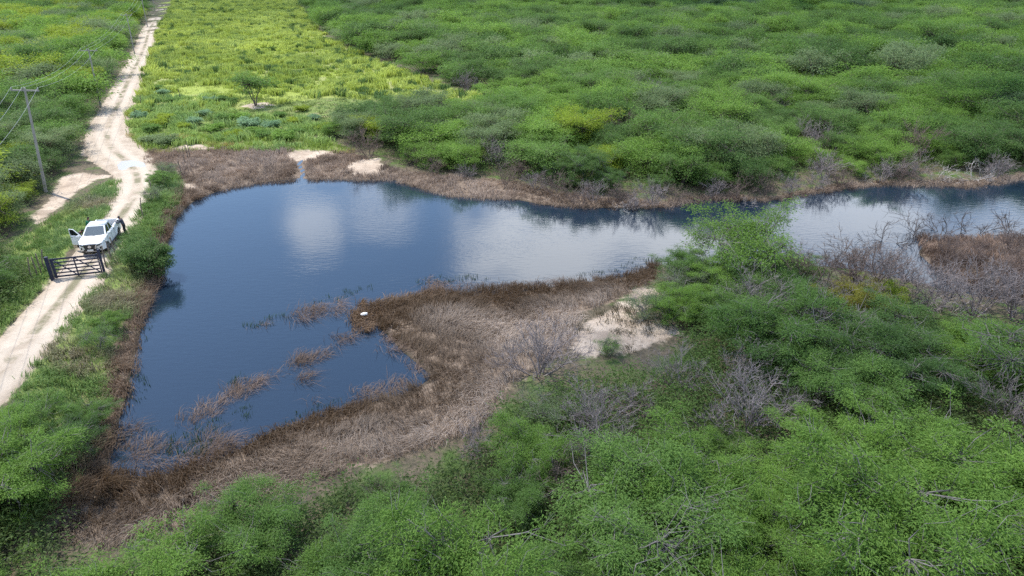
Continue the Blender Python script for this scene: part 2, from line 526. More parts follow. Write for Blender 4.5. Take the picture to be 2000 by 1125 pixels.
c = mixc(t, smooth(t, n1, 0.3, 0.7), (0.33, 0.27, 0.21), (0.47, 0.40, 0.325))
ac = mth(t, 'ABSOLUTE', attr(t, 'across'))
trk = mth(t, 'SUBTRACT', 1.0, smooth(t, mth(t, 'ADD', mth(t, 'ABSOLUTE', mth(t, 'SUBTRACT', ac, 0.8)), mth(t, 'MULTIPLY', mth(t, 'SUBTRACT', n1, .5), .8)), 0.1, 0.6))
c = mixc(t, mth(t, 'MULTIPLY', trk, 0.45), c, (0.53, 0.47, 0.395))
c = mixc(t, mth(t, 'MULTIPLY', smooth(t, n2, 0.52, 0.7), 0.5), c, (0.30, 0.225, 0.16))
mid = mth(t, 'MULTIPLY', mth(t, 'SUBTRACT', 1.0, smooth(t, ac, 0.12, 0.42)), smooth(t, mth(t, 'ADD', n4, mth(t, 'MULTIPLY', n2, 0.4)), 0.60, 0.78))
c = mixc(t, mth(t, 'MULTIPLY', mid, .85), c, (0.15, 0.145, 0.085))
sd = smooth(t, mth(t, 'ADD', attr(t, 'side'), mth(t, 'MULTIPLY', mth(t, 'SUBTRACT', n1, 0.5), 0.7)), 0.8, 1.0)
c = mixc(t, mth(t, 'MULTIPLY', sd, 0.55), c, (0.33, 0.255, 0.18))
t.links.new(c, b.inputs['Base Color'])
b.inputs['Roughness'].default_value = 0.95
b.inputs['Specular IOR Level'].default_value = 0.1
bp = t.nodes.new('ShaderNodeBump')
bp.inputs['Strength'].default_value, bp.inputs['Distance'].default_value = 0.6, 0.06
t.links.new(mth(t, 'ADD', n2, n1), bp.inputs['Height'])
t.links.new(bp.outputs[0], b.inputs['Normal'])
tag(link('road', me, m), kind='structure')


def water_mat(name, base, rip=1.0, rough=0.06, ior=1.45):
    m, t, b = new_mat(name)
    b.inputs['Base Color'].default_value = (*base, 1)
    b.inputs['Roughness'].default_value, b.inputs['IOR'].default_value = rough, ior
    geo = t.nodes.new('ShaderNodeNewGeometry').outputs['Position']
    mp = t.nodes.new('ShaderNodeMapping')
    mp.inputs['Rotation'].default_value = (0, 0, math.radians(14))
    mp.inputs['Scale'].default_value = (0.55, 1.5, 1.0)
    t.links.new(geo, mp.inputs[0])
    a = noise_fac(t, 2.3, 3, 0.55, mp.outputs[0])
    f = noise_fac(t, 6.5, 2, 0.6, mp.outputs[0])
    calm = smooth(t, noise_fac(t, 0.10, 3, 0.5, geo), 0.32, 0.62)
    hgt = mth(t, 'MULTIPLY', mth(t, 'ADD', a, mth(t, 'MULTIPLY', f, 0.35)), mth(t, 'ADD', mth(t, 'MULTIPLY', calm, 0.8), 0.2))
    bp = t.nodes.new('ShaderNodeBump')
    bp.inputs['Strength'].default_value, bp.inputs['Distance'].default_value = 0.42 * rip, 0.10
    t.links.new(hgt, bp.inputs['Height'])
    t.links.new(bp.outputs[0], b.inputs['Normal'])
    return m


M['water'] = water_mat('water', (0.011, 0.022, 0.038), .22, .035, 1.62)
lo, hi = POND.min(0) - 6, POND.max(0) + 6
me = bpy.data.meshes.new('water')
me.from_pydata([(lo[0], lo[1], 0), (hi[0], lo[1], 0), (hi[0], hi[1], 0), (lo[0], hi[1], 0)], [], [(0, 1, 2, 3)])
tag(link('water', me, M['water']), kind='structure')
# thin sheet of water lying across the ford in the road
fp = pts([(229, 322), (238, 315), (258, 313), (279, 317), (286, 326), (272, 333), (246, 336), (232, 332)], 0.37)
ctr = fp.mean(0)
ring = []
for k in range(40):
    a = k / 40 * len(fp)
    i = int(a)
    p = fp[i % len(fp)] * (1 - (a - i)) + fp[(i + 1) % len(fp)] * (a - i)
    ring.append((*(ctr + (p - ctr) * (0.95 + 0.12 * random.random())), 0.40))
me = bpy.data.meshes.new('puddle')
me.from_pydata(ring, [], [tuple(range(40))])
tag(link('puddle', me, water_mat('puddle_water', (0.40, 0.37, 0.33), 0.25, 0.15, 1.33)), kind='structure')

# ------------------------------------------------------------------ plant builders


def tubes(P, Rr, sides=3):
    """P (n,k,3) centre lines, Rr (n,k) radii -> vertices, quads"""
    n, k, _ = P.shape
    T = unit(np.gradient(P, axis=1))
    ref = np.where(np.abs(T[..., 2:3]) > 0.8, np.array([1.0, 0.2, 0]), np.array([0.1, 0.2, 1.0]))
    A = unit(np.cross(T, ref))
    B = np.cross(T, A)
    an = np.arange(sides) * 2 * np.pi / sides
    V = P[:, :, None] + Rr[:, :, None, None] * (A[:, :, None] * np.cos(an)[None, None, :, None] + B[:, :, None] * np.sin(an)[None, None, :, None])
    I = np.arange(n * k * sides).reshape(n, k, sides)
    J = np.roll(I, -1, 2)
    F = np.stack([I[:, :-1], J[:, :-1], J[:, 1:], I[:, 1:]], -1).reshape(-1, 4)
    return V.reshape(-1, 3), F


def join(parts):
    V, F, o = [], [], 0
    for v, f in parts:
        V.append(v)
        F.append(f + o)
        o += len(v)
    return np.concatenate(V), np.concatenate(F)


def grow(rng, start, dirs, lens, rads, levels, k=4, wob=0.25, up=0.08, sides=3, zmin=None):
    """recursive branching; levels = [(children per branch, length ratio, spread)]"""
    parts, tips = [], None
    for lv in range(len(levels) + 1):
        n = len(start)
        Pn = np.zeros((n, k, 3))
        Pn[:, 0] = start
        d = unit(dirs)
        D = np.zeros((n, k, 3))
        D[:, 0] = d
        for j in range(1, k):
            d = unit(d + wob * rng.normal(size=(n, 3)) * 0.6 + np.array([0, 0, up]))
            D[:, j] = d
            Pn[:, j] = Pn[:, j - 1] + d * (lens / (k - 1))[:, None]
            if zmin is not None:
                Pn[:, j, 2] = np.maximum(Pn[:, j, 2], zmin)
        Rn = rads[:, None] * np.linspace(1, 0.5 if lv < len(levels) else 0.45, k)[None]
        parts.append(tubes(Pn, Rn, 4 if lv == 0 else sides))
        tips = Pn[:, -1]
        if lv == len(levels):
            break
        nc, ratio, spread = levels[lv]
        idx = np.repeat(np.arange(n), nc)
        tt = 0.25 + 0.75 * rng.random(len(idx)) ** 0.8
        q = tt * (k - 1)
        j = np.minimum(q.astype(int), k - 2)
        fr = (q - j)[:, None]
        start = Pn[idx, j] * (1 - fr) + Pn[idx, j + 1] * fr
        dirs = unit(D[idx, j] + spread * unit(rng.normal(size=(len(idx), 3))))
        rads = np.maximum(Rn[idx, j] * 0.68, 0.0085)
        lens = lens[idx] * ratio * (0.55 + 0.6 * rng.random(len(idx)))
    V, F = join(parts)
    return V, F, tips


def fronds(rng, C, out, n_per, L, W, sig, two=True, droop=0.25, tone=None):
    """feathery leaf sprays around clump centres C (n,3); returns vertices, quads, tone"""
    n = len(C)
    idx = np.repeat(np.arange(n), n_per)
    m_ = len(idx)
    off = rng.normal(size=(m_, 3)) * np.array([sig, sig, sig * 0.42])
    P0 = C[idx] + off
    d = unit(off * np.array([1, 1, 0.3]) + 0.5 * out[idx] * sig + 1.1 * sig * rng.normal(size=(m_, 3)) * np.array([1, 1, 0.45]))
    side = unit(np.cross(d, np.array([0, 0, 1.0]) + 0.8 * rng.normal(size=(m_, 3))))
    l = L * (0.6 + 0.8 * rng.random(m_))[:, None]
    w_ = W * (0.7 + 0.6 * rng.random(m_))[:, None]
    dn = np.array([0, 0, -1.0])
    a = P0
    mid = a + d * l * 0.55
    tip = a + d * l + dn * l * droop
    base_t = rng.random(n) if tone is None else tone
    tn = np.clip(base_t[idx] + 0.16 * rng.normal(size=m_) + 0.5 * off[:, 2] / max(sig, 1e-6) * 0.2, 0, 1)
    if two:
        V = np.stack([a - side * w_ * .25, a + side * w_ * .25, mid - side * w_ * .5, mid + side * w_ * .5, tip - side * w_ * .12, tip + side * w_ * .12], 1)
        b0 = np.arange(m_)[:, None] * 6
        F = np.concatenate([b0 + np.array([0, 1, 3, 2]), b0 + np.array([2, 3, 5, 4])])
        return V.reshape(-1, 3), F, np.repeat(tn, 6)
    V = np.stack([a, mid + side * w_ * .5, tip, mid - side * w_ * .5], 1)
    F = np.arange(m_ * 4).reshape(-1, 4)
    return V.reshape(-1, 3), F, np.repeat(tn, 4)


def tree_shape(rng, rad=2.6, hgt=3.6, n_clump=150, n_per=48, L=0.24, W=0.075, sig=0.26, stems=4, two=True, bare=0.0, lobes_n=6, low=0.25, arms=.68):
    """a spreading thorn-scrub tree: returns (wood V,F), (leaf V,F,tone)"""
    # a ragged, layered crown: many small flat shelves of foliage at uneven heights, with gaps between
    n_l = lobes_n * 3
    la = rng.random(n_l) * 6.283
    lr = rad * 0.92 * np.sqrt((np.arange(n_l) + rng.random(n_l)) / n_l)
    ecc = 1 + .35 * np.cos(2 * (la - rng.random() * 3.14))
    lr = lr * ecc / ecc.max()
    LC = np.stack([np.cos(la) * lr, np.sin(la) * lr, hgt * (0.78 - 0.24 * (lr / rad) ** 2 + 0.19 * rng.normal(size=n_l))], 1)
    LC[:, 2] = np.clip(LC[:, 2], low * hgt, hgt)
    LR = np.stack([0.26 + 0.34 * rng.random(n_l)] * 2 + [0.10 + 0.10 * rng.random(n_l)], 1) * np.array([[rad, rad, hgt]]) * np.array([[.75, .75, .8]])
    li = rng.integers(0, n_l, n_clump)
    d = unit(rng.normal(size=(n_clump, 3)) + np.array([0, 0, 0.3]))
    r = 0.25 + 0.8 * rng.random(n_clump) ** 0.6
    C = LC[li] + d * LR[li] * r[:, None]
    # most of the foliage sits along arching arms that reach out unevenly, so the outline is ragged and open
    n_a = 13 + lobes_n
    aa = rng.random(n_a) * 6.283
    ar = rad * (0.55 + 0.65 * rng.random(n_a))
    az0, az1 = hgt * (0.35 + .3 * rng.random(n_a)), hgt * (0.42 + 0.60 * rng.random(n_a))
    on = rng.random(n_clump) < arms
    ai = rng.integers(0, n_a, n_clump)
    tt = 0.22 + 0.78 * rng.random(n_clump) ** .8
    bow = np.sin(tt * 2.6) * .12 * hgt
    AC = np.stack([np.cos(aa[ai]) * ar[ai] * tt, np.sin(aa[ai]) * ar[ai] * tt, az0[ai] + (az1 - az0)[ai] * tt + bow], 1)
    AC += rng.normal(size=AC.shape) * np.array([.085, .085, .04]) * rad
    C[on] = AC[on]
    C[:, 2] = np.minimum(C[:, 2], hgt * 1.06)
    skirt = rng.random(n_clump) < .2
    C[skirt, 2] *= 0.35 + .5 * rng.random(skirt.sum())
    C[:, 2] = np.maximum(C[:, 2], low * hgt * (0.5 + 0.6 * rng.random(n_clump)))
    # wood
    sa = rng.random() * 6.28 + np.arange(stems) * 6.283 / stems + rng.normal(size=stems) * 0.3
    k = 6
    SP_ = np.zeros((stems, k, 3))
    for s in range(stems):
        tgt = np.array([math.cos(sa[s]) * rad * 0.5, math.sin(sa[s]) * rad * 0.5, hgt * 0.72])
        for j in range(k):
            f = j / (k - 1)
            SP_[s, j] = tgt * np.array([f ** 1.25, f ** 1.25, f]) + (rng.normal(size=3) * 0.09 * hgt * 0.5 * f * (1 - f) * 2 if 0 < j < k - 1 else 0)
        SP_[s, 0] += np.array([math.cos(sa[s]), math.sin(sa[s]), 0]) * 0.08
    SP_[:, 0, 2] = -0.15
    r0 = 0.028 * hgt * (0.6 + 0.4 * rng.random(stems))
    wood = [tubes(SP_, r0[:, None] * np.linspace(1, 0.35, k)[None], 5)]
    nodes = SP_[:, 2:].reshape(-1, 3)
    dist = np.linalg.norm(C[:, None] - nodes[None] + np.array([0, 0, 0.25 * hgt]), axis=2)
    A = nodes[dist.argmin(1)]
    mid = (A + C) / 2 + rng.normal(size=C.shape) * 0.08 * rad + np.array([0, 0, -0.05 * hgt])
    wood.append(tubes(np.stack([A, mid, C], 1), np.tile(np.array([0.008, 0.006, 0.003]) * hgt * 0.75, (n_clump, 1)), 3))
    # small twigs poking out of the clumps
    tw = C[rng.integers(0, n_clump, n_clump)]
    td = unit(rng.normal(size=tw.shape) + unit(tw - np.array([0, 0, hgt * .3])))
    ln = 0.3 + 0.5 * rng.random((len(tw), 1))
    wood.append(tubes(np.stack([tw, tw + td * ln * .5 + rng.normal(size=tw.shape) * .05, tw + td * ln], 1), np.tile([0.009, 0.007, 0.004], (len(tw), 1)), 3))
    keep = rng.random(n_clump) >= bare
    out = unit((C - np.array([0, 0, hgt * .45])) * np.array([1, 1, .6]))
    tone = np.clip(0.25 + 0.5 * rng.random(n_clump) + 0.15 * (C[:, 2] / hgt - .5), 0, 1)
    lv = fronds(rng, C[keep], out[keep], n_per, L, W, sig, two, tone=tone[keep])
    return join(wood), lv


PROTO = {}


def proto(key, wood_mat, leaf_mat, **kw):
    rng = np.random.default_rng(abs(hash_(key)) % 100000)
    wd, lv = tree_shape(rng, **kw)
    mw = fast_mesh('trunk', wd[0], wd[1])
    mw.materials.append(M[wood_mat])
    ml = fast_mesh('crown', lv[0], lv[1], attrs={'tone': lv[2]})
    ml.materials.append(M[leaf_mat])
    PROTO[key] = (mw, ml)


def hash_(s):
    h = 7
    for ch in s:
        h = (h * 131 + ord(ch)) % 1000003
    return h


def retone(key, src, leaf_mat, wood_mat=None):
    mw, ml = PROTO[src]
    m2 = ml.copy()
    m2.materials.clear()
    m2.materials.append(M[leaf_mat])
    if wood_mat:
        mw = mw.copy()
        mw.materials.clear()
        mw.materials.append(M[wood_mat])
    PROTO[key] = (mw, m2)


# near shapes: four dense, two thin with much grey wood showing
for i in range(4):
    proto(f'dense{i}', 'bark_grey', 'leaf_mid', rad=2.8, hgt=2.9 + 0.3 * i, n_clump=190, n_per=190, L=.115, W=.032, sig=.20, two=False, lobes_n=5 + i % 3, stems=5)
    for tn in ('bright', 'deep', 'lime'):
        retone(f'dense{i}_{tn}', f'dense{i}', 'leaf_' + tn)
    retone(f'dense{i}_mid', f'dense{i}', 'leaf_mid')
for i in range(3):
    proto(f'thin{i}', 'bark_grey', 'leaf_pale', rad=2.7, hgt=3.2, n_clump=230, n_per=55, L=0.13, W=0.036, bare=0.30, lobes_n=6, sig=0.26, two=False)
    retone(f'thin{i}_pale', f'thin{i}', 'leaf_pale')
    retone(f'thin{i}_mid', f'thin{i}', 'leaf_mid')
# middle-distance shapes: fewer, larger sprays
for i in range(4):
    proto(f'mdense{i}', 'bark', 'leaf_mid', rad=3.3, hgt=2.9 + 0.35 * i, n_clump=200, n_per=85, L=0.19, W=0.055, sig=0.38, low=.10, lobes_n=5 + i % 3, two=False)
    for tn in ('bright', 'mid', 'deep', 'lime', 'pale'):
        retone(f'mdense{i}_{tn}', f'mdense{i}', 'leaf_' + tn)
# distant shapes for the woodland
for i in range(3):
    proto(f'far{i}', 'bark', 'leaf_mid', rad=3.5, hgt=3.2 + .4 * i, n_clump=140, n_per=40, L=0.30, W=0.10, sig=0.5, stems=3, low=.10, lobes_n=6, two=False)
    for tn in ('bright', 'mid', 'deep', 'lime', 'pale'):
        retone(f'far{i}_{tn}', f'far{i}', 'leaf_' + tn)


def bare_shape(rng, rad=2.0, hgt=2.6, stems=8, levels=((6, .62, .75), (5, .55, .85), (4, .55, .9)), thick=0.035, wob=.3, flat=0.0):
    a = rng.random(stems) * 6.283
    tilt = rng.random(stems) ** 0.7 * (0.9 + flat)
    d = np.stack([np.cos(a) * np.sin(tilt), np.sin(a) * np.sin(tilt), np.cos(tilt)], 1)
    st = np.stack([np.cos(a) * .15, np.sin(a) * .15, np.full(stems, -.1)], 1)
    V, F, tips = grow(rng, st, d, hgt * .72 * (0.7 + .5 * rng.random(stems)), thick * (0.6 + .6 * rng.random(stems)), levels, wob=wob, zmin=0.05)
    s = np.percentile(np.hypot(V[:, 0], V[:, 1]), 97)
    zt = np.percentile(V[:, 2], 99.5)
    V = V * np.array([rad / s, rad / s, hgt / zt])
    return V, F


BARE = {}
for i in range(3):
    V, F = bare_shape(np.random.default_rng(50 + i))
    BARE[f'grey{i}'] = fast_mesh('bare_shrub', V, F)
    BARE[f'grey{i}'].materials.append(M['twig_lilac'])
    for k_, m_ in (('brown', 'twig_brown'), ('dark', 'twig_dark')):
        BARE[f'{k_}{i}'] = BARE[f'grey{i}'].copy()
        BARE[f'{k_}{i}'].materials.clear()
        BARE[f'{k_}{i}'].materials.append(M[m_])
for i in range(2):      # open, few-branched dead wood: grey-white snags and dark drowned branches
    V, F = bare_shape(np.random.default_rng(80 + i), 2.0, 1.9, 5, ((5, .6, .8), (5, .55, .95)), .024, .5, .5)
    BARE[f'snag{i}'] = fast_mesh('dead_tree', V, F)
    BARE[f'snag{i}'].materials.append(M['twig_white'])
    BARE[f'drown{i}'] = BARE[f'snag{i}'].copy()
    BARE[f'drown{i}'].materials.clear()
    BARE[f'drown{i}'].materials.append(M['twig_dark'])

# ------------------------------------------------------------------ grass, reeds and the far wood (stuff)


def blades(Pb, h, wd, lean, col, rng):
    n = len(Pb)
    a = rng.random(n) * 6.283
    s = np.stack([np.cos(a), np.sin(a), np.zeros(n)], 1) * (wd / 2)[:, None]
    ln = np.concatenate([lean, np.zeros((n, 1))], 1)
    amt = np.clip(np.linalg.norm(lean, axis=1) / np.maximum(h, 1e-6), 0, 1.6)
    z = np.array([0, 0, 1.0])
    mid = Pb + ln * 0.34 + z * (h * (0.62 - 0.12 * amt))[:, None]
    tip = Pb + ln + z * (h * np.clip(1.0 - 0.55 * amt, 0.08, 1))[:, None]
    V = np.stack([Pb - s, Pb + s, mid - s * .8, mid + s * .8, tip], 1).reshape(-1, 3)
    b0 = np.arange(n)[:, None] * 5
    return V, b0 + np.array([0, 1, 3, 2]), b0 + np.array([2, 3, 4]), np.repeat(col, 5, 0)


def stuff_blades(name, sets, mat='blade'):
    Vs, F4, F3, Cs, o = [], [], [], [], 0
    for V, a, b_, c_ in sets:
        Vs.append(V); F4.append(a + o); F3.append(b_ + o); Cs.append(c_)
        o += len(V)
    me = fast_mesh(name, np.concatenate(Vs), np.concatenate(F4), np.concatenate(F3), {'col': np.concatenate(Cs)})
    ob = link(name, me, M[mat])
    tag(ob, kind='stuff')
    return ob


def lerp(a, b, f):
    return np.asarray(a)[None] * (1 - f[:, None]) + np.asarray(b)[None] * f[:, None]


def tufted(poly, dens, per, h0, h1, wd, spread, lean, colfn, rng=R, sink=0.03, mask=None, zfix=None, patch=2.5):
    n = int(area(poly) * dens)
    T = sample_in(poly, n, rng)
    if mask is not None:
        T = T[mask(T)]
    n = len(T)
    tz = height(T) if zfix is None else np.full(n, zfix)
    hs = h0 + (h1 - h0) * np.clip(1.5 * vnoise(T, patch, 21) - .25 + .35 * (rng.random(n) - .5), 0, 1)
    flow = (vnoise(T, 6.0, 31, 2) * 12.0)
    idx = np.repeat(np.arange(n), per)
    off = rng.normal(size=(len(idx), 2)) * spread
    Pb = np.concatenate([T[idx] + off, (tz[idx] - sink)[:, None]], 1)
    h = hs[idx] * (0.6 + .6 * rng.random(len(idx)))
    fd = np.stack([np.cos(flow), np.sin(flow)], 1)[idx]
    ld = unit(off / max(spread, 1e-6) * .45 + fd * 1.2 + .38 * rng.normal(size=(len(idx), 2))) * (h * lean * (0.3 + 1.0 * rng.random(len(idx))))[:, None]
    col = colfn(T)[idx] * (0.72 + 0.56 * rng.random(len(idx)))[:, None]
    return blades(Pb, h, wd * (0.7 + .6 * rng.random(len(idx))), ld, col, rng)


def reed_col(T):
    """wet brown beside the water, bleached straw further back"""
    d = -sdf(T, POND)
    f = np.clip((d - 1.2) / 3.6 + 1.2 * (vnoise(T, 3.5, 41) - .5), 0, 1)
    c = lerp((0.115, 0.074, 0.042), (0.50, 0.41, 0.335), f)
    g = np.clip((vnoise(T, 5.0, 43) - .52) * 5, 0, 1) * .7
    return c * (1 - g[:, None]) + np.array([[0.20, 0.145, 0.10]]) * g[:, None]


def reed_dark(T):
    f = vnoise(T, 2.0, 44)
    return lerp((0.095, 0.06, 0.038), (0.29, 0.21, 0.15), f)


def marsh_col(T):
    f = np.clip(1.6 * vnoise(T, 3.0, 45) - .3, 0, 1)
    return lerp((0.17, 0.125, 0.095), (0.42, 0.33, 0.265), f)


not_water = lambda T: (seg_dist(T, STREAM, False) > .45)
not_sand = lambda T: np.max([sdf(T, q) for q in SANDS], axis=0) < 0.25 * (vnoise(T, 1.5, 8) - .3)


def off_road(T, gap=-0.2):
    d, _, hw = road_info(T)
    return d > hw + gap


both = lambda T: not_water(T) & not_sand(T)
sets = [tufted(REEDS_BANK, 10, 26, .4, .9, .025, .16, .85, reed_col, mask=both),
        tufted(pts([(684, 642), (682, 610), (692, 596), (730, 586), (800, 582), (850, 566), (870, 580), (815, 600), (760, 606), (735, 618), (722, 648), (700, 652)]), 9, 20, .35, .8, .032, .16, 1.0, lambda T: lerp((.115, .068, .035), (.27, .185, .12), vnoise(T, 1.5, 47)), zfix=-.03),
        tufted(REEDS_LEFT, 9, 20, .45, .9, .03, .16, .8, reed_dark),
        tufted(REEDS_MARSH, 7, 16, .35, .7, .035, .17, .75, marsh_col, mask=both),
        tufted(REEDS_ISLE, 7, 16, .4, .8, .035, .17, .9, lambda T: lerp((.085, .055, .04), (.33, .23, .17), np.clip(2 * vnoise(T, 1.8, 46) - .5, 0, 1)), mask=lambda T: T[:, 0] < 75)]
tag(stuff_blades('dry_reeds', sets), 'dead brown and straw coloured reeds fringing the pond', 'reeds')


def grass_col(T):
    f = vnoise(T, 2.6, 51)
    c = lerp((0.11, 0.20, 0.055), (0.24, 0.35, 0.11), f)
    dry = np.clip((vnoise(T, 3.4, 52) - .56) * 5, 0, 1)[:, None]
    return c * (1 - dry) + np.array([[0.29, 0.26, 0.17]]) * dry


sets = [tufted(SANDS[6], 3.0, 22, .2, .55, .035, .2, .8, lambda T: lerp((.09, .09, .05), (.22, .18, .12), vnoise(T, 1.5, 64)), mask=lambda T: vnoise(T, 2.2, 65) > .46),
        tufted(BANK_GRASS, 9, 22, .35, .8, .032, .15, .7, grass_col, mask=off_road),
        tufted(LEFT_GRASS, 7, 20, .3, .7, .034, .16, .7, grass_col, mask=lambda T: off_road(T) & not_sand(T) & (T[:, 0] > -62)),
        tufted(MARSH_GRASS, 3.5, 16, .4, .8, .045, .2, .6, lambda T: grass_col(T) * np.array([[1.5, 1.3, .9]]), mask=lambda T: off_road(T) & not_sand(T)),
        tufted(pts([(270, 195), (420, 190), (470, 225), (640, 240), (650, 285), (560, 292), (430, 290), (345, 296), (280, 290), (240, 262), (240, 235)], .5), .42, 75, .45, 1.35, .11, .36, .45, lambda T: lerp((.22, .35, .10), (.42, .52, .16), vnoise(T, 4, 59)), mask=lambda T: off_road(T, .5) & not_sand(T) & (np.hypot(T[:, 0] - G(500, 208, .4)[0], T[:, 1] - G(500, 208, .4)[1]) > 3.2)),
        tufted(GLADE, 1.6, 14, .2, .5, .06, .25, .6, lambda T: lerp((.14, .20, .06), (.27, .32, .11), vnoise(T, 4, 53)), mask=lambda T: off_road(T) & not_sand(T))]
tag(stuff_blades('grass', sets), 'tall green grass along the road and the pond bank', 'grass')


def field_col(T):
    f = np.clip(1.6 * vnoise(T, 9.0, 55) - .3, 0, 1)
    c = lerp((0.32, 0.40, 0.08), (0.54, 0.61, 0.15), f)
    k = (R.random(len(T)) < .16)[:, None]
    return np.where(k, np.array([[.13, .21, .06]]), c)


def field_mask(T):
    band = vnoise(T * np.array([[.35, 1.0]]), 9.0, 56)
    return off_road(T, .4) & (np.hypot(T[:, 0] - G(500, 208, .4)[0], T[:, 1] - G(500, 208, .4)[1]) > 3.2) & (band < .66 + .1 * R.random(len(T))) & (T[:, 1] < 420)


sets = [tufted(FIELD, .40, 84, .55, 1.5, .12, .36, .4, field_col, mask=field_mask, patch=6),
        tufted(FIELD, .5, 14, .15, .35, .09, .35, .6, lambda T: lerp((.24, .30, .08), (.38, .44, .12), vnoise(T, 5, 58)), mask=lambda T: off_road(T, .3) & (T[:, 1] < 300))]
tag(stuff_blades('field_grass', sets), 'sunlit yellow green tussock grass covering the open field', 'grass')

# drowned reeds: green shoots and matted brown debris standing in the shallow water
GREEN_W = [[(470, 640), (500, 625), (560, 608), (570, 616), (500, 648)], [(590, 600), (650, 575), (740, 548), (745, 556), (660, 588)], [(790, 545), (860, 540), (950, 538), (950, 546), (820, 556)],
           [(1120, 540), (1200, 520), (1250, 500), (1290, 500), (1290, 512), (1220, 532)], [(255, 730), (290, 720), (285, 780), (240, 790)], [(440, 740), (480, 730), (480, 760), (445, 765)], [(260, 645), (292, 640), (285, 670), (262, 672)],
           [(350, 880), (470, 790), (500, 800), (400, 890)], [(290, 840), (420, 820), (400, 900), (300, 905)], [(560, 800), (680, 780), (680, 800), (560, 830)]]
BROWN_W = [[(250, 880), (330, 830), (440, 770), (520, 735), (610, 690), (640, 690), (560, 735), (450, 790), (340, 860), (270, 905)], [(350, 900), (480, 850), (600, 800), (720, 760), (800, 740), (820, 750), (720, 790), (560, 835), (460, 875), (380, 912)], [(745, 650), (800, 690), (850, 735), (830, 742), (770, 700), (735, 665)], [(780, 590), (840, 560), (930, 552), (960, 556), (870, 580)], [(550, 620), (600, 600), (660, 580), (668, 600), (660, 615), (610, 626)], [(640, 655), (700, 648), (710, 660), (660, 672)], [(430, 770), (490, 745), (560, 720), (600, 735), (560, 755), (470, 782)],
           [(540, 745), (600, 735), (608, 755), (560, 765)], [(360, 820), (430, 790), (450, 800), (380, 830)], [(240, 835), (310, 825), (305, 845), (240, 850)], [(480, 640), (515, 632), (512, 660), (490, 668)],
           [(560, 700), (640, 685), (650, 695), (580, 712)], [(230, 880), (300, 850), (420, 850), (470, 860), (400, 900), (260, 925)], [(820, 545), (860, 545), (870, 560), (830, 565)], [(520, 815), (640, 775), (760, 755), (800, 768), (660, 805), (560, 845)],
           [(945, 560), (1100, 545), (1160, 548), (1100, 560)], [(690, 625), (705, 600), (740, 598), (735, 640), (705, 645)]]
gs = lambda T: lerp((.03, .062, .024), (.06, .105, .035), vnoise(T, 1.2, 61))
bs = lambda T: lerp((.085, .057, .04), (.29, .205, .16), vnoise(T, 1.0, 62))
tag(stuff_blades('green_reeds', [tufted(pts(q), 6, 9, .16, .42, .024, .13, .45, gs, zfix=-.04) for q in GREEN_W]), 'green reed shoots standing in the shallow pond water', 'reeds')
tag(stuff_blades('reed_debris', [tufted(pts(q), 8, 13, .22, .8, .022, .22, 1.8, bs, zfix=-.02, mask=lambda T: vnoise(T, 1.3, 63) > .40) for q in BROWN_W]), 'matted brown dead reeds floating in the pond shallows', 'reeds')

# ------------------------------------------------------------------ trees
ZONES = {'front': FOREST_FRONT, 'left': FOREST_LEFT, 'leftnear': FOREST_LEFT_NEAR, 'far': FOREST_FAR}


def in_view(P, margin=1.16, extra=9.0):
    d = P[:, 1] * CP + CAM_H * SP
    return (np.abs(P[:, 0]) < (1000 / FOC) * d * margin + extra) & (P[:, 1] > 11) & (P[:, 1] < 365)


def scatter(zone, poly, step0, step1, inset, rng):
    """dart-throwing with a spacing that grows with distance"""
    A = np.asarray(poly)
    lo, hi = A.min(0), A.max(0)
    lo = np.maximum(lo, [-330, 9])
    hi = np.minimum(hi, [330, 370])
    n = int((hi[0] - lo[0]) * (hi[1] - lo[1]) * 0.30)
    q = lo + rng.random((n, 2)) * (hi - lo)
    q = q[in_view(q)]
    s = sdf(q, A)
    q = q[s > inset]
    d_, _, hw_ = road_info(q)
    q = q[(d_ > hw_ + 2.2) & (sdf(q, POND) < -0.8)]
    out, cell = [], {}
    cs = 5.0
    for p in q:
        st = step0 + (step1 - step0) * min(1, max(0, (p[1] - 25) / 110))
        ci, cj = int(p[0] // cs), int(p[1] // cs)
        ok = True
        for i in (-1, 0, 1):
            for j in (-1, 0, 1):
                for o in cell.get((ci + i, cj + j), ()):
                    if (o[0] - p[0]) ** 2 + (o[1] - p[1]) ** 2 < st * st:
                        ok = False
                        break
        if ok:
            cell.setdefault((ci, cj), []).append(p)
            out.append(p)
    return np.array(out)


RT = np.random.default_rng(11)
ALL = []
for zn, poly in ZONES.items():
    q = scatter(zn, poly, 2.2, 2.6, .8 if zn == 'front' else .5 if zn == 'far' else .9, RT)
    ALL += [(zn, p) for p in q]

# solitary shrubs and trees with a place of their own: (px, py of the base, z)
KEEP_OFF = [(G(1450, 545, .3), 3.0), (G(1050, 735, .3), 2.4), (G(1325, 770, .3), 1.7), (G(1440, 765, .3), 1.9), (G(1180, 925, .3), 2.0), (G(930, 890, .3), 1.6), (G(1610, 350, .3), 2.2), (G(1900, 350, .3), 3.0), (G(1660, 650, .3), 1.8),
            (G(1640, 590, .3), 2.6), (G(1090, 985, .3), 1.5), (G(1960, 850, .3), 2.2), (G(720, 303, .3), 2.2), (G(1350, 200, .3), 2.0), (G(1230, 820, .3), 1.6), (G(1560, 830, .3), 1.4), (G(1320, 690, .3), 3.3), (G(1240, 735, .3), 2.6), (G(1400, 800, .3), 1.6)]
ALL = [(zn, p) for zn, p in ALL if all((p[0] - k[0]) ** 2 + (p[1] - k[1]) ** 2 > r * r for k, r in KEEP_OFF)]
ALL.sort(key=lambda a: a[1][0] ** 2 + a[1][1] ** 2 + CAM_H ** 2)
PA = np.array([p for _, p in ALL])
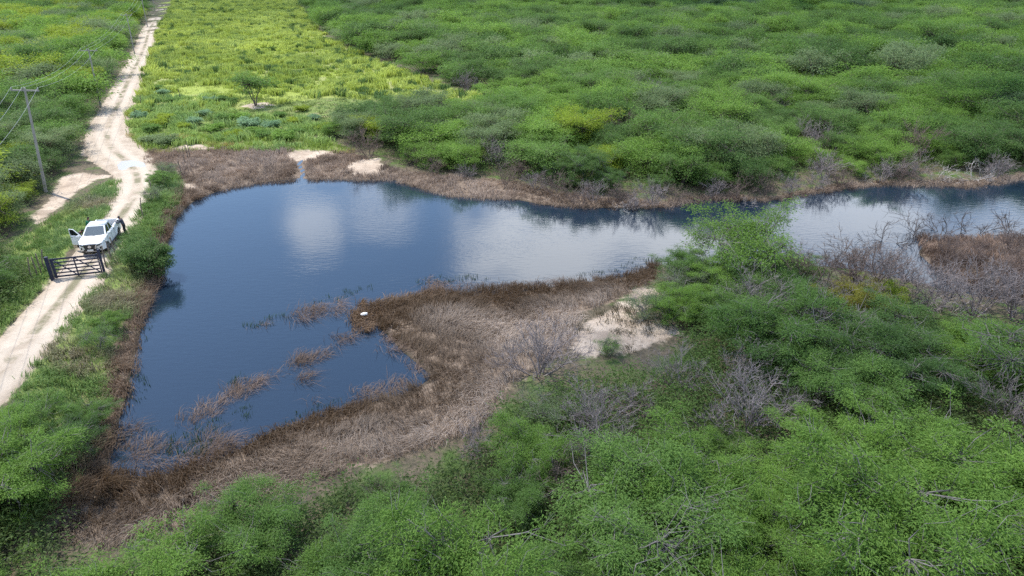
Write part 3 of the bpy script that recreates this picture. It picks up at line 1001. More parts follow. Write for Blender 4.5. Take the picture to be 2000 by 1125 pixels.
tonefield = vnoise(PA, 7.0, 71, 2) + .25 * (RT.random(len(PA)) - .5)
HA = height(PA)
strict = in_view(PA, 1.0, 2.0)
near_i = [i for i in range(len(ALL)) if strict[i]][:300]
near_set = set(near_i)


def pick_tone(zn, i):
    f, r = tonefield[i], RT.random()
    if zn == 'front':
        x_, y_ = PA[i]
        if y_ < 23 and (x_ < 1 or x_ > 7) and r > .05:
            return 'thin_mid' if r < .12 else 'bright' if f > .36 else 'mid'
        if y_ < 25 and x_ < -2:
            return 'mid'
        return 'bare' if r < .21 else 'thin_pale' if r < .37 else 'thin_mid' if r < .45 else 'bright' if f > .54 else 'mid' if f > .42 else 'deep'
    if zn in ('left', 'leftnear'):
        return 'lime' if (r < .22 and zn == 'left') else 'pale' if r < .36 else 'bright' if f > .46 else 'mid' if f > .34 else 'deep'
    return 'bare' if r < .025 else 'pale' if r < .15 else 'lime' if r < .17 and PA[i][0] < 10 else 'bright' if f > .53 else 'mid' if f > .38 else 'deep'


WORD = {'thin_pale': 'thin grey green', 'thin_mid': 'sparse twiggy green', 'bright': 'bright green', 'mid': 'mid green', 'deep': 'dark green', 'lime': 'yellow green', 'pale': 'pale grey green', 'bare': 'bare grey'}
LAND = [('the sandy clearing', G(1220, 650)), ('the big bare lilac shrub', G(1050, 735)), ('the tree at the inlet', G(1450, 545)), ('the yellowing shrub', G(1660, 650)), ('the brown reed island', G(1900, 540)), ('the blue gate', G(150, 545)),
        ('the tallest utility pole', G(90, 375)), ('the second utility pole', G(197, 210)), ('the lone field tree', G(500, 208)), ('the bottom right corner', G(1990, 1115, 2)), ('the bottom left corner', G(10, 1115, 2)), ('the middle of the bottom edge', G(1000, 1115, 2)), ('the right edge at mid height', G(1980, 780, 2)),
        ('the white fallen dead tree', G(1900, 350)), ('the grey bare tree on the far shore', G(1610, 350)), ('the far shore reeds below the grassy glade', G(1000, 365)), ('the grassy glade', G(800, 215)), ('the brown dead bush on the far shore', G(720, 303)), ('the left edge below the gate', G(5, 600, 1)),
        ('the reed bank corner at lower left', G(110, 1010)), ('the bare thicket beside the inlet', G(1640, 590)), ('the tangled grey bush in the lower thicket', G(1180, 925)), ('the field corner', G(920, 200)), ('the twin bare bushes below the clearing', G(1400, 765)), ('the far channel bend', G(1345, 385))]
LP = np.array([p for _, p in LAND])
ORD = ['closest', 'second closest', 'third closest', 'fourth closest', 'fifth closest', 'sixth closest', 'seventh closest', 'eighth closest', 'ninth closest', 'tenth closest', 'eleventh closest', 'twelfth closest',
       'thirteenth closest', 'fourteenth closest', 'fifteenth closest', 'sixteenth closest', 'seventeenth closest', 'eighteenth closest', 'nineteenth closest', 'twentieth closest']
tones = [pick_tone(ALL[i][0], i) for i in range(len(ALL))]
sizes = 0.55 + 0.72 * RT.random(len(ALL)) ** 1.2
rank = {}
own = {i: int(np.argmin(np.hypot(*(LP - PA[i]).T))) for i in near_i}
for key in {(own[i], tones[i]) for i in near_i}:
    mem = sorted((i for i in near_i if (own[i], tones[i]) == key), key=lambda i: np.hypot(*(LP[key[0]] - PA[i])))
    for k, i in enumerate(mem):
        rank[i] = k
GROUPS = {'front': 'thorn trees of the thicket below the pond', 'left': 'thorn trees beside the sandy road', 'leftnear': 'thorn trees beside the sandy road', 'far': 'thorn trees beyond the pond'}


def plant(name, loc, mw, ml, scale, rz, label, cat, group=None):
    e = empty(name, loc, rz)
    e.scale = scale
    tag(e, label, cat, group)
    for nm, me in (('trunk', mw), ('crown', ml)):
        o = bpy.data.objects.new(nm, me)
        COL.objects.link(o)
        o.parent = e
    return e


for i in near_i:
    zn, p = ALL[i]
    tn = tones[i]
    dist = math.hypot(p[1], p[0])
    if tn == 'bare':
        o = link('bare_shrub', BARE[('grey0', 'brown1', 'grey2')[i % 3]], None, None, (p[0], p[1], HA[i]))
        s = .95 + .5 * RT.random()
        o.scale, o.rotation_euler = (s, s, s * 1.1), (0, 0, RT.random() * 6.28)
        tag(o, f'{ORD[min(rank[i], 19)]} bare grey bush to {LAND[own[i]][0]}', 'dead shrub', 'leafless shrubs')
        continue
    if dist < 62:
        key = (f'thin{i % 3}_' + tn.split('_')[1]) if tn.startswith('thin') else f'dense{i % 4}_{tn if tn != "pale" else "mid"}'
        if tn == 'pale':
            key = f'thin{i % 3}_pale'
    else:
        key = f'mdense{i % 4}_{tn.replace("thin_", "")}'
    s = sizes[i] * (1.0 if zn != 'leftnear' else .8)
    # smaller at the edges of the wood
    ed = sdf(PA[i:i + 1], ZONES[zn])[0]
    s *= 0.66 + 0.34 * min(1, max(0, (ed - .8) / 4.0))
    mw, ml = PROTO[key]
    ex, zf = 0.82 + .36 * RT.random(), (.78 if zn == 'front' else 1.0)
    plant('thorn_tree', (p[0], p[1], HA[i]), mw, ml, (s * ex, s / ex, s * zf * (0.8 + .4 * RT.random())), RT.random() * 6.28,
          f'{ORD[min(rank[i], 19)]} {WORD[tn]} tree to {LAND[own[i]][0]}', 'tree', GROUPS[zn])

# everything further off reads as one wood
rest = [i for i in range(len(ALL)) if i not in near_set]
fars = bpy.data.collections.new('woodland kinds')
order = []
for tn, i, pk in [(tn, i, f'far{i}_{tn}') for tn in ('bright', 'mid', 'deep', 'lime', 'pale') for i in range(3)] + [('near' + tn, i, f'dense{i}_{tn}') for tn in ('bright', 'mid', 'deep') for i in range(2)] + [('nearpale', 0, 'thin0_pale')]:
    if True:
        mw, ml = PROTO[pk]
        jm = bpy.data.meshes.new('far_tree')
        bmx = bmesh.new()
        bmx.from_mesh(ml)
        nf = len(bmx.faces)
        bmx.from_mesh(mw)
        bmx.faces.ensure_lookup_table()
        for f_ in bmx.faces[nf:]:
            f_.material_index = 1
        bmx.to_mesh(jm)
        bmx.free()
        jm.materials.append(ml.materials[0])
        jm.materials.append(mw.materials[0])
        nm = f'far{len(order):02d}'
        fars.objects.link(bpy.data.objects.new(nm, jm))
        order.append(tn)
for i in range(3):
    nm = f'far{len(order):02d}'
    fars.objects.link(bpy.data.objects.new(nm, BARE[f'grey{i}']))
    order.append('bare')
me = bpy.data.meshes.new('woodland')
me.from_pydata([(PA[i][0], PA[i][1], HA[i]) for i in rest], [], [])
ix = []
for i in rest:
    tn = tones[i].replace('thin_', '')
    if math.hypot(*PA[i]) < 70 and tn != 'bare':
        tn = 'near' + (tn if tn != 'lime' else 'bright')
    c_ = [k for k, q in enumerate(order) if q == tn]
    ix.append(c_[int(RT.random() * len(c_))])
me.attributes.new('idx', 'INT', 'POINT').data.foreach_set('value', ix)
rr = np.zeros((len(rest), 3), np.float32)
rr[:, 2] = RT.random(len(rest)) * 6.28
me.attributes.new('rot', 'FLOAT_VECTOR', 'POINT').data.foreach_set('vector', rr.ravel())
ss = np.array([[sizes[i]] * 2 + [sizes[i] * (.8 + .4 * RT.random())] for i in rest], np.float32)
me.attributes.new('scl', 'FLOAT_VECTOR', 'POINT').data.foreach_set('vector', ss.ravel())
wood_ob = link('woodland', me)
tag(wood_ob, 'unbroken green thorn woodland stretching to the top of the picture', 'woodland', kind='stuff')
ng = bpy.data.node_groups.new('wood', 'GeometryNodeTree')
ng.interface.new_socket('Geometry', in_out='INPUT', socket_type='NodeSocketGeometry')
ng.interface.new_socket('Geometry', in_out='OUTPUT', socket_type='NodeSocketGeometry')
gi, go = ng.nodes.new('NodeGroupInput'), ng.nodes.new('NodeGroupOutput')
ip, ci = ng.nodes.new('GeometryNodeInstanceOnPoints'), ng.nodes.new('GeometryNodeCollectionInfo')
ci.inputs['Collection'].default_value = fars
ci.inputs['Separate Children'].default_value = True
ci.inputs['Reset Children'].default_value = True
ip.inputs['Pick Instance'].default_value = True
ng.links.new(gi.outputs[0], ip.inputs['Points'])
ng.links.new(ci.outputs[0], ip.inputs['Instance'])
for nm, ty, sk in (('idx', 'INT', 'Instance Index'), ('rot', 'FLOAT_VECTOR', 'Rotation'), ('scl', 'FLOAT_VECTOR', 'Scale')):
    na = ng.nodes.new('GeometryNodeInputNamedAttribute')
    na.data_type = ty
    na.inputs[0].default_value = nm
    ng.links.new([o for o in na.outputs if o.enabled][0], ip.inputs[sk])
ng.links.new(ip.outputs[0], go.inputs[0])
md = wood_ob.modifiers.new('wood', 'NODES')
md.node_group = ng

# low leafy growth and litter twigs under the nearer trees
ug, rngu = [], np.random.default_rng(5)
for poly, n in ((FOREST_FRONT, 9000), (FOREST_FAR, 7000), (FOREST_LEFT, 2500), (FOREST_LEFT_NEAR, 1200)):
    A = np.asarray(poly)
    lo_, hi_ = np.maximum(A.min(0), [-95, 11]), np.minimum(A.max(0), [95, 105])
    q = lo_ + rngu.random((n * 3, 2)) * (hi_ - lo_)
    q = q[inside(q, A) & in_view(q)][:n]
    ug.append(q)
ug = np.concatenate(ug)
uz = height(ug)
cc = np.column_stack([ug, uz + .15 + .95 * rngu.random(len(ug))])
tn_ = np.clip(vnoise(ug, 5, 81) + .3 * (rngu.random(len(ug)) - .5), 0, 1)
V, F, tn2 = fronds(rngu, cc, np.zeros_like(cc) + [0, 0, 1], 30, .19, .06, .34, False, tone=tn_)
me = fast_mesh('undergrowth', V, F, attrs={'tone': tn2})
tag(link('undergrowth', me, leafy('undergrowth', (0.075, 0.09, 0.035), (0.12, 0.22, 0.05))), 'low leafy undergrowth filling the gaps between the trees', 'undergrowth', kind='stuff')

# ---- trees and shrubs that stand out singly
def solo(name, px, py, z, key, s, label, cat, group=None, rz=None, sz=1.0):
    x, y = G(px, py, z)
    mw, ml = PROTO[key]
    return plant(name, (x, y, gz(x, y)), mw, ml, (s, s, s * sz), random.random() * 6.28 if rz is None else rz, label, cat, group)


proto('inlet', 'bark_grey', 'leaf_mid', rad=4.3, hgt=3.9, n_clump=300, n_per=58, L=.19, W=.05, sig=.30, stems=7, lobes_n=8, low=.16, two=False)
retone('inlet_bright', 'inlet', 'leaf_bright')
solo('spreading_tree', 1452, 545, .3, 'inlet_bright', 1.0, 'wide light green umbrella tree leaning over the inlet of the pond', 'tree')
proto('lone', 'bark', 'leaf_mid', rad=2.9, hgt=4.3, n_clump=130, n_per=24, L=.30, W=.10, sig=.32, stems=3, lobes_n=6, two=False, low=.72, arms=.3)
solo('lone_tree', 500, 208, .4, 'lone', 1.0, 'lone round crowned tree standing on a bare patch in the open field', 'tree')
proto('round', 'bark', 'leaf_deep', rad=1.75, hgt=2.9, n_clump=260, n_per=70, L=.17, W=.055, sig=.22, stems=6, lobes_n=6, low=.12, two=False)
solo('round_bush', 292, 522, .8, 'round', .77, 'dense round dark green bush on the bank beside the white pickup', 'bush')
retone('dense1_yellow', 'dense1', 'leaf_yellow')
solo('yellowing_shrub', 1655, 640, .3, 'dense1_yellow', .72, 'yellowing shrub in the scrub below the inlet', 'shrub')
e = solo('small_yellow_shrub', 1710, 625, .3, 'dense2_lime', .55, 'small lime green shrub beside the larger yellowing one', 'shrub')
for ob in list(e.children):
    if ob.name.startswith('crown'):
        ob.data = ob.data.copy()
        ob.data.materials.clear()
        ob.data.materials.append(M['leaf_lime'])
solo('clearing_tree', 1318, 628, .3, 'dense0_bright', .62, 'small bright green tree at the top of the sandy clearing', 'tree')
solo('clearing_bush', 1258, 628, .3, 'thin1_pale', .55, 'low grey green bush in the middle of the sandy clearing', 'bush')
solo('clearing_sapling', 1190, 700, .3, 'thin0_mid', .3, 'thin sapling at the lower edge of the sandy clearing', 'bush')
for px, py, k_, s_, lb in ((1335, 555, 'dense1_mid', .72, 'green tree at the reed tip beside the open water, left of the umbrella tree'), (1395, 572, 'dense2_bright', .7, 'bright green tree just below the umbrella tree at the inlet'), (1490, 580, 'thin1_mid', .75, 'twiggy green tree below the umbrella tree on its right'),
                           (1550, 560, 'dense3_mid', .6, 'low green tree between the umbrella tree and the brown thicket'), (1400, 632, 'dense0_mid', .7, 'green tree at the upper right edge of the sandy clearing'), (1440, 625, 'thin0_mid', .8, 'sparse tree two crowns right of the sandy clearing'),
                           (1540, 640, 'dense1_deep', .75, 'dark green tree below the brown dead thicket')):
    solo('thorn_tree', px, py, .3, k_, s_, lb, 'tree', sz=.85)
BANKB = [(60, 860, 'dense0_mid', .62, 'green shrub on the bank at the lower end of the road'), (130, 900, 'dense1_deep', .55, 'dark shrub at the foot of the bank above the reed corner'), (175, 830, 'dense2_mid', .42, 'low green shrub midway down the grassy bank'),
         (195, 680, 'thin1_mid', .4, 'small leafy bush beside the reeds on the bank'), (25, 920, 'dense3_bright', .6, 'bright shrub at the left edge above the bottom corner'), (215, 640, 'dense0_bright', .3, 'small bright bush on the bank below the gate'),
         (318, 370, 'dense1_mid', .42, 'green bush at the pond corner below the ford'), (300, 400, 'thin2_pale', .36, 'wispy bush between the road and the pond corner'), (325, 345, 'thin0_pale', .4, 'pale wispy bush at the edge of the brown marsh')]
for px, py, k, s, lb in BANKB:
    solo('bank_shrub', px, py, .5, k, s, lb, 'shrub', 'shrubs on the grassy bank')
# shrubs of the rough ground between the field and the marsh
FS = [(488, 250, 'blue', .62), (530, 252, 'blue', .5), (470, 240, 'bright', .6), (440, 240, 'mid', .55), (545, 232, 'deep', .42), (575, 243, 'lime', .42), (590, 219, 'lime', .4), (612, 235, 'blue', .36), (595, 240, 'deep', .4), (555, 275, 'bright', .6), (575, 268, 'mid', .5),
      (520, 270, 'mid', .5), (400, 228, 'blue', .4), (412, 202, 'blue', .4), (435, 200, 'deep', .36), (455, 201, 'deep', .3), (340, 205, 'deep', .42), (318, 190, 'blue', .45), (310, 180, 'deep', .4), (300, 205, 'deep', .32), (325, 240, 'lime', .5), (355, 235, 'deep', .4), (380, 245, 'blue', .45),
      (295, 262, 'deep', .5), (310, 250, 'lime', .5), (275, 235, 'blue', .5), (290, 225, 'deep', .4), (360, 255, 'lime', .4), (330, 285, 'pale', .55), (300, 283, 'pale', .55), (460, 270, 'lime', .45), (420, 258, 'bright', .5), (500, 262, 'bright', .42), (638, 258, 'lime', .5)]
FSW = {'blue': 'blue green', 'bright': 'bright green', 'mid': 'mid green', 'deep': 'dark', 'lime': 'yellow green', 'pale': 'greyish'}
for tn in ('bright', 'mid', 'deep', 'lime', 'pale', 'blue'):
    for i in range(2):
        if f'bush{i}' not in PROTO:
            proto(f'bush{i}', 'bark', 'leaf_mid', rad=2.2, hgt=2.3, n_clump=110, n_per=30, L=.42, W=.17, sig=.34, stems=6, lobes_n=5, low=.08, two=False)
        retone(f'bush{i}_{tn}', f'bush{i}', 'leaf_' + tn)
cnt = {}
FLAND = [('the lone field tree', (500, 205)), ('the ford', (255, 325)), ('the road bend', (215, 235)), ('the marsh', (560, 300))]
fs_own = {}
FS = [(a, b_, {'deep': 'mid'}.get(c_, c_), d_) for a, b_, c_, d_ in FS]
for px, py, tn, s in FS:
    k = min(range(4), key=lambda q: (FLAND[q][1][0] - px) ** 2 + 4 * (FLAND[q][1][1] - py) ** 2)
    fs_own.setdefault((k, tn), []).append((px, py, s))
for (k, tn), mem in fs_own.items():
    mem.sort(key=lambda q: np.hypot(*(np.array(G(q[0], q[1], .4)) - np.array(G(*FLAND[k][1], .4)))))
    for j, (px, py, s) in enumerate(mem):
        solo('field_bush', px, py, .4, f'bush{j % 2}_{tn}', s * .9, f'{ORD[j]} {FSW[tn]} pasture bush to {FLAND[k][0]}', 'bush', 'bushes between the field and the marsh', sz=.8)


def bare(name, px, py, key, s, label, cat='dead shrub', z=.3, sz=1.0, group=None, tilt=(0, 0)):
    x, y = G(px, py, z)
    o = link(name, BARE[key], None, None, (x, y, max(gz(x, y), -.35)))
    o.rotation_euler = (tilt[0], tilt[1], random.random() * 6.28)
    o.scale = (s, s, s * sz)
    return tag(o, label, cat, group)


B = [(1050, 735, 'grey0', 1.25, 'big bare lilac grey shrub between the reeds and the sandy clearing'), (1325, 770, 'grey1', .85, 'pale bare bush just below the sandy clearing, left of its twin'), (1440, 765, 'grey2', .95, 'wide bare grey bush below the clearing, right of its twin'),
     (1180, 925, 'grey1', .95, 'tangled grey bush in the middle of the lower thicket'), (930, 890, 'grey2', .7, 'bare lilac bush at the reed edge of the lower thicket'), (1090, 985, 'brown0', .75, 'brown twiggy bush below the tangled grey bush'),
     (1610, 350, 'grey0', 1.1, 'leafless grey bush standing among green trees on the far shore'), (720, 308, 'brown1', 1.15, 'dark brown dead bush beside the sand patch on the far shore'), (1350, 205, 'grey2', .95, 'silvery bare tree among the green wood beyond the far shore'),
     (1960, 850, 'grey1', 1.05, 'bare grey thicket at the right edge of the lower wood'), (1230, 820, 'grey0', .7, 'pale brush pile standing above the tangled grey bush'), (1560, 830, 'grey2', .65, 'grey twiggy bush in the middle of the right hand scrub'),
     (1600, 590, 'brown2', 1.5, 'brown dead thicket beside the inlet water, left end'), (1680, 585, 'brown0', 1.55, 'brown dead thicket beside the inlet water, middle clump'), (1750, 600, 'grey1', 1.4, 'grey dead thicket beside the inlet water, right end'),
     (1900, 622, 'grey2', 1.45, 'grey dead brush on the near side of the reed island'), (1985, 630, 'grey0', 1.45, 'grey dead brush at the right edge by the reed island'), (1820, 610, 'grey0', 1.15, 'low grey dead bush below the end of the water channel'),
     (1555, 560, 'brown1', 1.0, 'brown dead bush at the water just right of the umbrella tree'), (1720, 555, 'brown2', 1.1, 'brown dead bush standing in the inlet water edge'), (1650, 625, 'grey2', 1.1, 'grey dead bush just above the yellowing shrub'), (1945, 575, 'brown1', 1.2, 'brown dead brush growing out of the reed island'), (1860, 540, 'brown0', .9, 'low brown brush on the near tip of the reed island'),
     (1850, 500, 'brown1', .75, 'low brown brush on the left half of the reed island'), (1910, 520, 'brown2', .85, 'low brown brush in the middle of the reed island'), (1975, 500, 'brown0', .85, 'low brown brush on the far right of the reed island'), (1980, 560, 'brown2', 1.0, 'dense brown brush at the front right of the reed island'),
     (1130, 400, 'brown1', .75, 'brown brushwood hanging over the water on the far shore bulge'), (1240, 402, 'grey2', .75, 'grey brushwood at the tip of the far shore bulge'), (1440, 385, 'brown2', .8, 'brown brush on the far bank right of the water bay'), (1545, 375, 'grey1', .75, 'grey brush at the water edge under the leafless far shore bush'),
     (1010, 350, 'brown0', .8, 'dark brush behind the reeds on the far shore'), (830, 325, 'brown2', .9, 'dark brush low down beside the far sand patch'), (1780, 345, 'grey2', 1.0, 'grey brush left of the white fallen tree'), (60, 930, 'brown0', .6, 'dark brush at the left end of the reed bank'),
     (1880, 760, 'grey0', .8, 'grey bare bush in the right hand scrub below the reed island'), (1760, 770, 'brown1', .7, 'brown bare bush in the right hand scrub'), (760, 1010, 'brown2', .6, 'brown bare bush at the upper edge of the lower left trees'), (1330, 1050, 'brown0', .7, 'dark bare bush low in the lower right trees')]
for px, py, k, s, lb in B:
    bare('bare_shrub', px, py, k, s, lb, 'dead shrub', group='leafless shrubs')
NTH = ['first', 'second', 'third', 'fourth', 'fifth', 'sixth', 'seventh', 'eighth', 'ninth']
EDGE = [(850, 342, 'brown0', .7), (915, 352, 'grey1', .6), (985, 362, 'brown2', .75), (1045, 372, 'grey0', .7), (1085, 384, 'brown1', .85), (1160, 392, 'grey2', .85), (1205, 396, 'brown0', .8), (1275, 396, 'grey1', .9), (1315, 392, 'brown2', .7),
        (1395, 380, 'grey0', .75), (1490, 378, 'brown1', .85), (1590, 366, 'grey2', .75), (1640, 360, 'brown0', .75), (1720, 352, 'grey1', .9), (1760, 350, 'brown2', .9), (1940, 345, 'grey0', 1.0)]
for k, (px, py, ky, s) in enumerate(EDGE):
    bare('bare_shrub', px, py, ky, s, f'low {"grey" if ky[0] == "g" else "brown"} brushwood on the far water edge, {NTH[k // 2]} {"grey" if ky[0] == "g" else "brown"} clump from the left', 'dead shrub', group='brushwood along the far water edge')
SN = [(1900, 352, 'snag0', 1.35, 'white fallen dead tree with curved limbs at the far water edge', 'dead tree', .8), (1830, 352, 'snag1', 1.1, 'smaller white dead tree beside the fallen one', 'dead tree', .8), (1690, 352, 'snag0', .7, 'small white dead branch on the far bank', 'dead tree', .7),
      (1215, 405, 'snag1', .8, 'pale dead branches hanging into the water at the far shore bulge', 'dead tree', .7), (1460, 395, 'snag0', .7, 'pale dead branches at the far bank right of the bay', 'dead tree', .7), (1850, 615, 'snag1', 1.0, 'bleached dead tree below the reed island', 'dead tree', 1.1), (1700, 690, 'snag0', .8, 'bleached dead stem below the yellowing shrub', 'dead tree', 1.3)]
for px, py, k, s, lb, cat_, sz in SN:
    bare('dead_tree', px, py, k, s, lb, cat_, .2, sz, 'bleached dead trees')
DR = [(1730, 470, 'drown0', 1.35, 'dark drowned branches rising from the water left of the reed island'), (1790, 457, 'drown1', 1.4, 'dark drowned branches at the tip of the reed island'), (1840, 457, 'drown0', 1.3, 'dark drowned branches behind the tip of the reed island'), (1900, 460, 'drown1', 1.5, 'dark drowned branches behind the middle of the reed island'),
      (1965, 458, 'drown0', 1.4, 'dark drowned branches behind the right end of the reed island'), (1760, 530, 'drown1', .8, 'dark drowned branches in the channel before the reed island'), (1660, 520, 'drown0', 1.2, 'thin drowned branches in the water beside the umbrella tree')]
for px, py, k, s, lb in DR:
    bare('drowned_branches', px, py, k, s, lb, 'dead branches', 0, .8, 'drowned dead branches')

# ------------------------------------------------------------------ made things: builders


class MB:
    """collects shapes into one mesh"""

    def __init__(self):
        self.bm = bmesh.new()

    def box(self, c, s, rot=(0, 0, 0), bev=0.0):
        r = bmesh.ops.create_cube(self.bm, size=1.0)
        vs = r['verts']
        bmesh.ops.scale(self.bm, vec=s, verts=vs)
        if bev:
            es = list({e for v in vs for e in v.link_edges})
            q = bmesh.ops.bevel(self.bm, geom=es, offset=bev, segments=2, affect='EDGES')
            vs = list({v for f in q['faces'] for v in f.verts} | {v for v in vs if v.is_valid})
        m_ = Matrix.Translation(c) @ (Matrix.Rotation(rot[2], 4, 'Z') @ Matrix.Rotation(rot[1], 4, 'Y') @ Matrix.Rotation(rot[0], 4, 'X'))
        bmesh.ops.transform(self.bm, matrix=m_, verts=vs)
        return self

    def bar(self, a, b_, wd, th, up=(0, 0, 1)):
        a, b_ = Vector(a), Vector(b_)
        d = b_ - a
        y = d.normalized()
        x = y.cross(Vector(up)).normalized()
        z = x.cross(y)
        m_ = Matrix.Translation((a + b_) / 2) @ Matrix((x, y, z)).transposed().to_4x4()
        vs = bmesh.ops.create_cube(self.bm, size=1.0)['verts']
        bmesh.ops.scale(self.bm, vec=(th, d.length, wd), verts=vs)
        bmesh.ops.transform(self.bm, matrix=m_, verts=vs)
        return self

    def tube(self, path, radii, sides=8):
        V, F_ = tubes(np.array([path], float), np.array([radii], float), sides)
        vs = [self.bm.verts.new(v) for v in V]
        for f_ in F_:
            self.bm.faces.new([vs[i] for i in f_])
        for ringi in (range(sides), range(len(vs) - sides, len(vs))):
            self.bm.faces.new([vs[i] for i in ringi])
        return self

    def poly(self, q, axis_, lo_, hi_):
        """outline q (2D) swept between lo and hi along axis 0 (x), 1 (y) or 2 (z)"""
        def p3(a, b_, c_):
            return {0: (c_, a, b_), 1: (a, c_, b_), 2: (a, b_, c_)}[axis_]
        A = [self.bm.verts.new(p3(x, y, lo_)) for x, y in q]
        B_ = [self.bm.verts.new(p3(x, y, hi_)) for x, y in q]
        n = len(q)
        self.bm.faces.new(A)
        self.bm.faces.new(B_[::-1])
        for i in range(n):
            self.bm.faces.new([A[i], B_[i], B_[(i + 1) % n], A[(i + 1) % n]])
        return self

    def quad(self, a, b_, c_, d_, th=0.012):
        a, b_, c_, d_ = map(Vector, (a, b_, c_, d_))
        n = (b_ - a).cross(d_ - a).normalized() * th
        lo_ = [self.bm.verts.new(v - n) for v in (a, b_, c_, d_)]
        hi_ = [self.bm.verts.new(v + n * .5) for v in (a, b_, c_, d_)]
        self.bm.faces.new(hi_)
        self.bm.faces.new(lo_[::-1])
        for i in range(4):
            j = (i + 1) % 4
            self.bm.faces.new([lo_[i], lo_[j], hi_[j], hi_[i]])
        return self

    def lathe(self, prof, seg=28, axis_='X', c=(0, 0, 0)):
        rings = []
        for h_, r_ in prof:
            rings.append([self.bm.verts.new((c[0] + h_, c[1] + r_ * math.cos(k * 6.2832 / seg), c[2] + r_ * math.sin(k * 6.2832 / seg))) for k in range(seg)])
        for a, b_ in zip(rings[:-1], rings[1:]):
            for k in range(seg):
                self.bm.faces.new([a[k], a[(k + 1) % seg], b_[(k + 1) % seg], b_[k]])
        for r_ in (rings[0], rings[-1]):
            self.bm.faces.new(r_)
        return self

    def build(self, name, mat, parent=None, smooth_=False, loc=(0, 0, 0), fix=None):
        if fix:
            for v in self.bm.verts:
                v.co = fix(v.co)
        bmesh.ops.recalc_face_normals(self.bm, faces=self.bm.faces)
        me = bpy.data.meshes.new(name)
        self.bm.to_mesh(me)
        self.bm.free()
        if smooth_:
            me.polygons.foreach_set('use_smooth', [True] * len(me.polygons))
        return link(name, me, mat, parent, loc)


M['paint'] = simple('white_paint', (0.74, 0.755, 0.76), 0.3, spec=0.5, coat=0.5, var=.07, scale=1.6)
M['glass'] = simple('tinted_glass', (0.012, 0.014, 0.017), 0.06, spec=0.7)
M['screen'] = simple('windscreen_glass', (0.10, 0.12, 0.13), 0.08, spec=0.9)
M['black'] = simple('black_plastic', (0.018, 0.018, 0.02), 0.5)
M['tyre'] = simple('tyre_rubber', (0.022, 0.021, 0.020), 0.85)
M['alloy'] = simple('alloy', (0.38, 0.38, 0.39), 0.35, 0.7)
M['chrome'] = simple('chrome', (0.65, 0.66, 0.68), 0.18, 0.9)
M['lamp'] = simple('lamp_glass', (0.30, 0.32, 0.34), 0.1, spec=0.9)
M['plate'] = simple('plate', (0.62, 0.63, 0.64), 0.5)
M['seat'] = simple('seat_cloth', (0.03, 0.03, 0.035), 0.9)
M['gate'] = simple('navy_painted_wood', (0.012, 0.016, 0.045), 0.55, var=0.3, scale=5)
M['concrete'] = simple('concrete', (0.27, 0.255, 0.24), 0.9, var=0.18, scale=2)
M['porcelain'] = simple('porcelain', (0.25, 0.24, 0.23), 0.3)
M['wire'] = simple('wire', (0.34, 0.34, 0.33), 0.45, 0.5)
M['stake'] = simple('weathered_stake', (0.17, 0.135, 0.11), 0.95, var=0.3, scale=6)
M['sack'] = simple('white_sack', (0.82, 0.82, 0.80), 0.6)


TS = 0.88     # the metre of this scene is a little long: the photograph's car fills 0.88 of it


# ---- the pickup (x across, y forward, z up; origin on the ground between the axles)
def plan(v):
    """rounds the nose and tail in plan, tucks the upper sides in"""
    k = 1.0
    if v.y > 1.9:
        k -= 0.13 * ((v.y - 1.9) / 0.8) ** 2
    if v.y < -2.3:
        k -= 0.05 * ((-2.3 - v.y) / 0.35) ** 2
    x = v.x * k
    y = v.y
    if v.y > 2.2:
        y -= 0.30 * (abs(v.x) / 0.92) ** 3
    return Vector((x, y, v.z))


def arch(yc, r, z0=0.46, n=9):
    a0 = math.asin((z0 - 0.40) / r)
    return [(yc - r * math.cos(a0 + (math.pi - 2 * a0) * k / n), 0.40 + r * math.sin(a0 + (math.pi - 2 * a0) * k / n)) for k in range(n + 1)]


